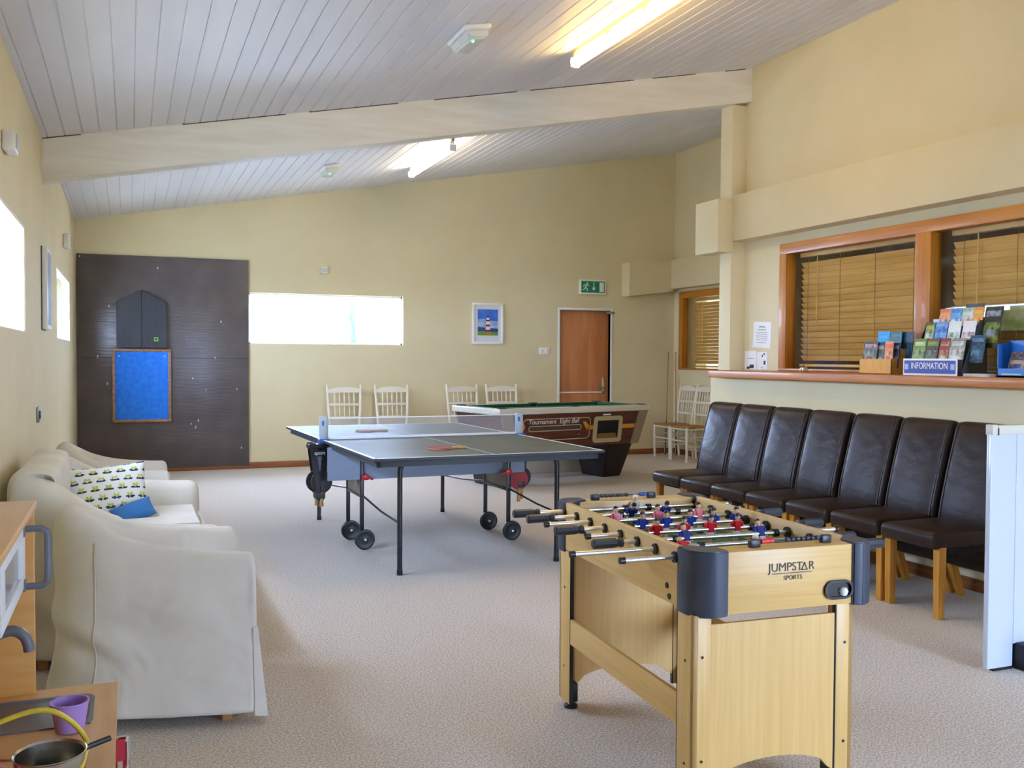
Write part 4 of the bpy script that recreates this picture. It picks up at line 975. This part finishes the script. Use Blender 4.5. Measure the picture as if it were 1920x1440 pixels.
# worktop with sink cut-out
a = MB()
SX0, SX1, SY0, SY1 = -.335, -.082, 2.395, 2.612
for (x0, x1, y0, y1) in ((-.47, -.03, SY1-.006, 2.69), (-.47, SX0+.006, 1.93, SY1-.006), (SX1-.006, -.03, 1.93, SY1-.006), (SX0+.006, SX1-.006, 1.93, SY0+.006)): kb(a, x0, x1, y0, y1, .478, .50, 0)
a.build('worktop', ktop, K, smooth=False)
a = MB(); cx, cy = (SX0+SX1)/2-ox, (SY0+SY1)/2-oy; w_, h_ = SX1-SX0, SY1-SY0
rows = []
for (ins, z, r) in ((-.0, .5005, .035), (.0, .504, .035), (.010, .504, .032), (.014, .498, .03), (.022, .435, .028), (.034, .428, .02), (.10, .427, .01)):
    rows.append([(cx+p[0], cy+p[1], z) for p in rrect(w_-2*ins, h_-2*min(ins, .09), r, 6)])
a.loft(rows); a.build('sink', kgrey, K, angle=50)
a = MB(); P_ = [(-.32, .50), (-.32, .66), (-.31, .69), (-.285, .708), (-.255, .716), (-.235, .708), (-.222, .69), (-.218, .665)]
a.tube([(p[0]-ox, 2.47-oy, p[1]) for p in resample([(x, 0, z) for x, z in P_], 20) and [(q.x, q.z) for q in resample([(x, 0, z) for x, z in P_], 20)]], .0125, 14); a.lathe([(.026, .5), (.026, .507), (.014, .512), (.012, .52)], (-.32-ox, 2.47-oy, 0), 16); a.build('tap', kgrey, K)
a = MB(); kb(a, -.47, -.05, 1.948, 2.665, .10, .115); kb(a, -.06, -.048, 1.95, 2.30, .06, .47, .003); kb(a, -.06, -.048, 2.304, 2.66, .06, .47, .003); a.build('cupboard_doors', kwhite, K)
a = MB(); kb(a, -.47, -.05, 2.665, 2.683, 0, .478); kb(a, -.47, -.05, 1.93, 1.948, 0, .478); a.build('base_side', kw, K)
a = MB(); a.lathe([(0, .5005), (.078, .5005), (.078, .505), (0, .506)], (-.15-ox, 2.09-oy, 0), 28); a.build('hob_ring', darkgrey, K)
a = MB(); a.tube([(-.045-ox, 2.335-oy, .482), (-.012-ox, 2.335-oy, .482), (-.006-ox, 2.33-oy, .482), (-.006-ox, 1.97-oy, .482), (-.012-ox, 1.965-oy, .482), (-.045-ox, 1.965-oy, .482)], .005, 10); a.build('towel_rail', chrome, K)
t = thing('tea_towel', 'red tea towel with grey band hanging on the toy kitchen front rail', 'towel', (-.022, 2.25, .482))
a = MB(); a.box(-.010, -.006, -.06, .055, -.20, .004); a.box(.006, .011, -.06, .055, -.26, .004); a.box(-.010, .011, -.06, .055, .004, .008); a.build('cloth', mat('towel_red', '#c32444', .9), t)
a = MB(); a.box(.0105, .0125, -.062, .057, -.075, -.045); a.build('band', mat('towel_grey', '#8d939a', .8), t)
a = MB(); a.box(.0105, .0125, -.062, .057, -.15, -.10); a.build('band', mat('towel_white', '#e8e6e2', .8), t)
# cup, pan, hoop, red lid on the worktop
t = thing('plastic_cup', 'lilac plastic toy cup standing at the edge of the toy sink', 'cup', (-.128, 2.372, .502))
a = MB(); a.lathe([(0, .0), (.028, 0), (.031, .004), (.0395, .062), (.042, .064), (.042, .067), (.0375, .067), (.030, .006), (0, .005)], seg=28); a.build('body', mat('lilac_plastic', '#b493dc', .35), t)
t = thing('toy_pan', 'stainless steel toy saucepan with black handle on the toy hob', 'saucepan', (-.15, 2.09, .506))
a = MB(); a.lathe([(0, 0), (.058, 0), (.062, .004), (.066, .055), (.069, .058), (.067, .059), (.063, .055), (.059, .005), (0, .004)], seg=36); a.build('pan_body', steel, t)
a = MB(); a.tube([(.062, .02, .048), (.075, .028, .050), (.11, .05, .052)], [.005, .006, .006], 8); a.build('handle', black, t)
a = MB()
for (x, y) in ((-.01, .005), (.01, .012), (.0, -.008), (.022, .0), (-.02, -.012)): a.lathe([(0, .0), (.010, .002), (.012, .006), (.008, .011), (0, .012)], (x, y, .004), 8); 
a.build('pretend_food', black, t)
yel = mat('yellow_plastic', '#e6d34a', .4)
a = MB(); P_ = resample([(-.40, 2.16, .506), (-.37, 2.19, .55), (-.25, 2.2, .597), (-.17, 2.2, .612), (-.12, 2.19, .588), (-.086, 2.165, .55), (-.088, 2.10, .54), (-.10, 2.03, .525), (-.12, 1.99, .507)], 40)
a.tube([(p.x+.30, p.y-2.2, p.z-.506) for p in P_], .0055, 10); o = a.build('plastic_hoop', yel); o.location = (-.30, 2.2, .507); tag(o, 'thin yellow plastic hoop arching over the toy saucepan', 'toy')
t = thing('toy_pot_lid', 'shiny red rounded toy pot at the lower left corner by the saucepan', 'toy pot', (-.262, 2.075, .502))
a = MB(); a.lathe([(0, 0), (.036, 0), (.04, .006), (.042, .035), (.036, .048), (.018, .056), (0, .058)], seg=28); a.build('body', mat('red_plastic', '#c8262c', .35), t)
a = MB(); a.lathe([(0, .055), (.008, .056), (.009, .066), (.005, .071), (0, .072)], seg=14); a.build('knob', black, t)
a = MB(); a.tube([(-.02, .055, .03), (.02, .058, .034), (.055, .05, .032), (.075, .055, .04)], .003, 8); o = a.build('toy_whisk', steel); o.location = (-.262, 2.095, .502); tag(o, 'thin metal toy utensil lying between the red pot and the saucepan', 'utensil')

# ---------------------------------------------------------------- things on and above the timber ledge
LZ = 1.255
paper = mat('white_paper', '#f2f1ee', .8); inkg = mat('grey_print', '#8a8d92', .8)
def notice(label, y0, y1, z0, z1, lines, tilt=0, blocks=()):
    t = thing('paper_notice', label, 'notice', (XR, (y0+y1)/2, (z0+z1)/2)); w, h = (y1-y0)/2, (z1-z0)/2
    t.rotation_euler = (tilt, 0, 0)
    a = MB(); a.box(-.0022, -.0008, -w, w, -h, h); a.build('sheet', paper, t, smooth=False)
    a = MB()
    for (z, l, th) in lines: a.box(-.0028, -.002, -w*l, w*l, z*h-th, z*h+th)
    for (y, z, s, q) in blocks: a.box(-.0028, -.002, y*w-s, y*w+s, z*h-q, z*h+q)
    a.build('printing', inkg if not blocks else mat('dark_print', '#3d4046', .8), t, smooth=False)
notice('white typed notice taped to the wall left of the timber window', 6.655, 6.90, 1.445, 1.665, [(.62, .35, .005), (.40, .45, .003), (.2, .6, .002), (.05, .6, .002), (-.1, .65, .002), (-.25, .6, .002), (-.4, .6, .002), (-.6, .5, .002)], .05)
notice('pale leaflet with a dark picture leaning low on the wall, left of the pair', 6.85, 7.015, 1.262, 1.42, [(.2, .5, .002)], 0, [(-.2, -.7, .03, .016), (.4, -.85, .02, .01)])
notice('pale leaflet with small black drawings low on the wall, right of the pair', 6.70, 6.845, 1.262, 1.41, [(-.8, .2, .002)], -.03, [(-.1, .55, .009, .008), (-.45, .75, .009, .007), (-.5, -.25, .013, .016)])
t = thing('desk_bell', 'small shiny metal bell on the timber ledge below the left blind', 'bell', (4.83, 6.02, LZ))
a = MB(); a.lathe([(0, 0), (.04, 0), (.042, .006), (.036, .01), (.034, .018), (.024, .034), (.008, .040), (0, .040)], seg=24); a.build('dome', chrome, t)
a = MB(); a.lathe([(0, .038), (.005, .038), (.006, .048), (0, .05)], seg=12); a.build('button', darkgrey, t)
# leaflets
def leaflet(name, label, loc, w, h, cols, lean=.18, rz=0, group=None, cat='leaflet'):
    # cover faces -x ; cols: base, picture, title
    a = MB(); d = .004
    a.box(-d, 0, -w/2, w/2, 0, h)
    a.box(-d-.0006, -d, -w*.44, w*.44, h*.12, h*.62, mi=1); a.box(-d-.0006, -d, -w*.40, w*.40, h*.76, h*.90, mi=2)
    a.box(-d-.0010, -d, -w*.2, w*.3, h*.25, h*.45, mi=2)
    o = a.build(name, [mat('print_'+c, c, .35, hex2=c2, scale=(30, 26, 20), detail=4, ramp=(.42, .58)) for c, c2 in cols], smooth=False)
    tag(o, label, cat, group); o.location = loc; o.rotation_euler = (0, lean, rz); return o
card = mat('cardboard', '#dfae62', .75, hex2='#d3a055', scale=(6, 60, 6))
B = thing('leaflet_box', 'stepped cardboard leaflet box on the timber ledge in front of the left blind', 'box', (4.70, 5.12, LZ))
a = MB(); a.box(0, .004, -.15, .15, 0, .10); a.box(0, .16, -.15, -.146, 0, .105); a.box(.08, .16, -.15, -.146, .10, .17); a.box(0, .16, .146, .15, 0, .105); a.box(.08, .16, .146, .15, .1, .17); a.box(.156, .16, -.15, .15, 0, .19); a.box(.078, .082, -.146, .146, 0, .15); a.box(0, .16, -.15, .15, 0, .004); a.build('card_body', card, B, smooth=False)
gl = 'leaflets in the cardboard box'
leaflet('leaflet', 'dark photo leaflet fanned at the front left of the cardboard box', (4.725, 5.20, LZ+.04), .13, .18, [('#6f665c', '#3b3833'), ('#8f9a78', '#4d4740'), ('#8a2f34', '#c7c1b8')], .1, .0, gl)
leaflet('leaflet', 'dark green leaflet tilted beside the photo leaflet in the cardboard box', (4.735, 5.12, LZ+.03), .09, .18, [('#4c5640', '#2e3329'), ('#66704f', '#3b4234'), ('#9a9a80', '#6a6a58')], .1, .0, gl)
leaflet('leaflet', 'orange leaflet at the front right of the cardboard box', (4.73, 5.03, LZ+.04), .075, .18, [('#d8722c', '#e08a3a'), ('#e9a04a', '#6b3a24'), ('#d23b2a', '#e87a4a')], .08, .0, gl)
leaflet('leaflet', 'navy leaflet behind the orange one in the cardboard box', (4.755, 4.995, LZ+.04), .06, .17, [('#27324a', '#1d2435'), ('#4c566a', '#20283a'), ('#7e8699', '#3c4558')], .08, .0, gl)
leaflet('leaflet', 'bright blue leaflet at the back left of the cardboard box', (4.80, 5.16, LZ+.10), .11, .19, [('#1f9fe0', '#2aa8ea'), ('#1677c4', '#1b4f9a'), ('#5cc6f0', '#2a90d8')], .1, .0, gl)
leaflet('leaflet', 'teal and white leaflet at the back of the cardboard box', (4.80, 5.045, LZ+.10), .10, .185, [('#3f7f8e', '#2f6b7c'), ('#cfd5d8', '#b8c0c6'), ('#2c5866', '#6f9aa4')], .1, .0, gl)
leaflet('leaflet', 'dark blue leaflet at the back right of the cardboard box', (4.82, 4.965, LZ+.08), .10, .205, [('#27425f', '#2f5470'), ('#1f3550', '#375e78'), ('#4a7086', '#2b4a62')], .1, .0, gl)
D = thing('information_stand', 'tiered leaflet stand with blue INFORMATION sign on the timber ledge', 'leaflet stand', (4.62, 4.56, LZ))
blk = mat('clear_dark_acrylic', '#4a5054', .2)
a = MB(); a.box(.0, .24, -.21, .21, 0, .012, .002)
for (x, z) in ((.03, .01), (.10, .13), (.17, .22)): a.hexa([(x, -.21, z), (x+.004, -.21, z), (x+.004, .21, z), (x, .21, z), (x+.015, -.21, z+.09), (x+.019, -.21, z+.09), (x+.019, .21, z+.09), (x+.015, .21, z+.09)])
a.box(.235, .24, -.21, .21, 0, .36)
for y in (-.21, .205): a.prism([(.03, .01), (.24, .01), (.24, .34), (.18, .34)], 'y', y, y+.005)
a.build('rack', blk, D, smooth=False)
a = MB(); a.box(-.006, .0, -.215, .215, .0, .105, .001); sg = a.build('sign_board', paper, D)
a = MB(); a.box(-.0075, -.0055, -.205, .205, .012, .093); a.build('sign_face', mat('sign_blue', '#2c3f94', .4), sg, smooth=False)
a = MB(); a.mesh(text_mesh('INFORMATION', .054, .0004), frame_mat((-.0082, .0, .058), (0, -1, 0), (0, 0, 1), (-1, 0, 0)) @ Matrix.Scale(.80, 4, (1, 0, 0)) @ Matrix.Scale(1.05, 4, (0, 1, 0)))
a.build('sign_lettering', paper, sg, smooth=False)
a = MB()
for y in (-.184, .184):
    a.box(-.0085, -.0075, y-.015, y+.015, .036, .072)
a.build('sign_emblem', mat('emblem_pale', '#9db0dd', .4), sg, smooth=False)
gi = 'leaflets in the information stand'
rowspec = [
 (4.665, LZ+.035, .20, [(4.715, .10, [('#8aa35a', '#5d7a3c'), ('#a9b99a', '#49603a'), ('#7fae3a', '#c9d8a8')], 'green landscape leaflet, bottom row left of the information stand'),
                        (4.612, .10, [('#4b4338', '#6a5c4a'), ('#83868a', '#3e4246'), ('#5f7a2c', '#8a9a4a')], 'dark grey green leaflet, bottom row of the information stand, second from left'),
                        (4.515, .085, [('#a04a2c', '#7a3a2a'), ('#b98a72', '#8a4432'), ('#c9c2b8', '#a05a3c')], 'reddish brown leaflet, bottom row of the information stand'),
                        (4.415, .11, [('#b9b4a4', '#7f7f6a'), ('#dcdcd6', '#8a8d74'), ('#e6e6e2', '#b9b9ae')], 'grey and white leaflet, bottom row right of the information stand')]),
 (4.735, LZ+.155, .185, [(4.70, .075, [('#8da06c', '#46583a'), ('#d5dccb', '#6a7a54'), ('#c4b04a', '#8a8a4a')], 'green and white leaflet, middle row left of the information stand'),
                        (4.61, .10, [('#3f74b8', '#6f9fd4'), ('#5588c8', '#8db8e2'), ('#2f62a8', '#9cc0e6')], 'blue leaflet, middle row of the information stand'),
                        (4.505, .095, [('#e8ece4', '#dde4da'), ('#6f8f7c', '#e6ece6'), ('#e8ece4', '#4d7a6a')], 'white leaflet with green lettering, middle row of the information stand'),
                        (4.395, .10, [('#eceae6', '#e4e2de'), ('#d9d5d2', '#a06068'), ('#eceae6', '#5a5a62')], 'white leaflet with dark lettering, middle row right of the information stand')]),
 (4.80, LZ+.235, .19, [(4.64, .10, [('#e0a890', '#c8705a'), ('#e8c4a0', '#a8504a'), ('#e6b84a', '#d88a5a')], 'orange pink leaflet, top row left of the information stand'),
                        (4.555, .08, [('#7fb0dc', '#4a88c8'), ('#dfe8f0', '#5f9ad4'), ('#8fbfe4', '#4a88c8')], 'blue swirl leaflet, top row of the information stand, second from left'),
                        (4.465, .09, [('#cfd6c8', '#98a890'), ('#e0c4c0', '#b87a74'), ('#e6eae0', '#a8b89c')], 'pale pinkish leaflet, top row middle of the information stand'),
                        (4.385, .07, [('#e8a050', '#e08a3a'), ('#eebc7a', '#d88030'), ('#c8c040', '#e0a848')], 'orange leaflet, top row of the information stand, next to the dark one')])]
for (x, z, h, L) in rowspec:
    for (y, w, c, lab) in L: leaflet('leaflet', lab, (x, y, z), w, h, c, .20, random.uniform(-.05, .05), gi)
leaflet('leaflet', 'tall dark green photo leaflet, far right of the information stand', (4.79, 4.275, LZ+.17), .12, .255, [('#39452a', '#1f271c'), ('#7c8f3c', '#2f3a20'), ('#9aa2ae', '#5b6470')], .20, .05, gi)
leaflet('leaflet', 'navy leaflet sticking out at the right side of the information stand', (4.72, 4.31, LZ+.08), .10, .17, [('#28364e', '#31607a'), ('#3b6a86', '#243248'), ('#6a90a6', '#2d4c64')], .2, .15, gi)
leaflet('leaflet', 'black and white leaflet at the back of the information stand top row', (4.835, 4.45, LZ+.265), .14, .185, [('#3a3d44', '#5a5e66'), ('#c8ccd0', '#4a4e56'), ('#9da2a8', '#3d4048')], .2, 0, gi)
t = thing('leaflet_pile', 'low pile of white leaflets on the timber ledge right of the information stand', 'leaflet pile', (4.66, 4.20, LZ))
for k in range(3):
    a = MB(); M_ = Matrix.Rotation(random.uniform(-.2, .2), 4, 'Z'); a.box(-.05, .05, -.10, .10, .006*k, .006*k+.005, M=M_); a.build('leaflets', mat('pile_white', '#dcd8d0', .6, hex2='#b8b4aa', scale=(20, 9, 40)), t, smooth=False)
blue = mat('blue_acrylic', '#2f78cc', .3)
H = thing('leaflet_holder', 'bright blue leaflet holder at the right end of the timber ledge', 'leaflet holder', (4.64, 3.98, LZ))
a = MB(); a.box(0, .10, -.09, .10, 0, .01); a.box(0, .004, -.09, .10, 0, .05); a.box(.096, .10, -.09, .10, 0, .21); a.prism([(0, 0), (.10, 0), (.10, .21), (.03, .19), (0, .19)], 'y', .096, .10); a.prism([(0, 0), (.10, 0), (.10, .26), (.0, .24)], 'y', -.09, -.086); a.build('shell', blue, H, smooth=False)
a = MB(); a.box(-.001, .0, -.06, .07, .015, .022); a.build('lettering_strip', mat('strip_green', '#bcd6a0', .5), H, smooth=False)
leaflet('leaflet', 'brown photo leaflet slumped in the bright blue leaflet holder', (4.68, 3.99, LZ+.02), .12, .13, [('#6a4a36', '#8a7a72'), ('#b8a89a', '#4a3a34'), ('#4a6a9a', '#2a3a5a')], .3, .0)
t = thing('collection_box', 'blue and red box at the right edge of the photo on the timber ledge', 'box', (4.62, 3.79, LZ))
a = MB(); a.box(0, .14, -.09, .095, 0, .22, .006); a.build('body', mat('royal_blue_plastic', '#3a6ac0', .35), t)
a = MB(); a.box(-.012, .02, -.06, .06, .12, .20, .006); a.box(-.014, -.01, -.03, .03, .135, .17, mi=1); a.build('front_badge', [mat('red_plastic', '#c8262c', .35), mat('badge_cream', '#d8d4a0', .5)], t)
t = thing('window_poster', 'pale green landscape poster with white top bar in the right timber window', 'poster', (XR+.066, 4.20, 1.535))
a = MB(); a.box(-.004, -.001, -.62, .30, 0, .15); a.build('sheet', mat('poster_green', '#c9cf9a', .6, hex2='#8fa65a', scale=(8, 8, 14), detail=5), t, smooth=False)
a = MB(); a.box(-.006, .006, -.62, .60, .15, .165, .002); a.build('top_bar', paper, t)

# ---------------------------------------------------------------- outside, seen faintly through the back window
bark = mat('pale_bark', '#565f66', .9, hex2='#2f373d', scale=(9, 9, 3)); 
a = MB(); a.tube([(0, 0, -.3), (.02, 0, 1.0), (-.03, 0, 2.2), (.02, 0, 4)], [.07, .06, .055, .05], 10); o = a.build('tree_trunk', bark); o.location = (3.30, 15.0, 0); tag(o, 'slim grey tree trunk faintly seen through the back window', 'tree')
a = MB(); a.box(-.02, .03, -.04, .04, -.3, 3.4, .006); o = a.build('garden_post', mat('pale_post', '#a98d4a', .9, hex2='#8a7238', scale=(9, 9, 3))); o.location = (3.74, 14.6, 0); tag(o, 'thin yellowish post faintly seen through the back window right of the trunk', 'post')
a = MB(); a.box(-40, 40, -40, 40, -.45, -.4); o = a.build('ground', mat('paving', '#dcdad4', .9, hex2='#cfccc4', scale=(2, 2, 2))); o['kind'] = 'structure'
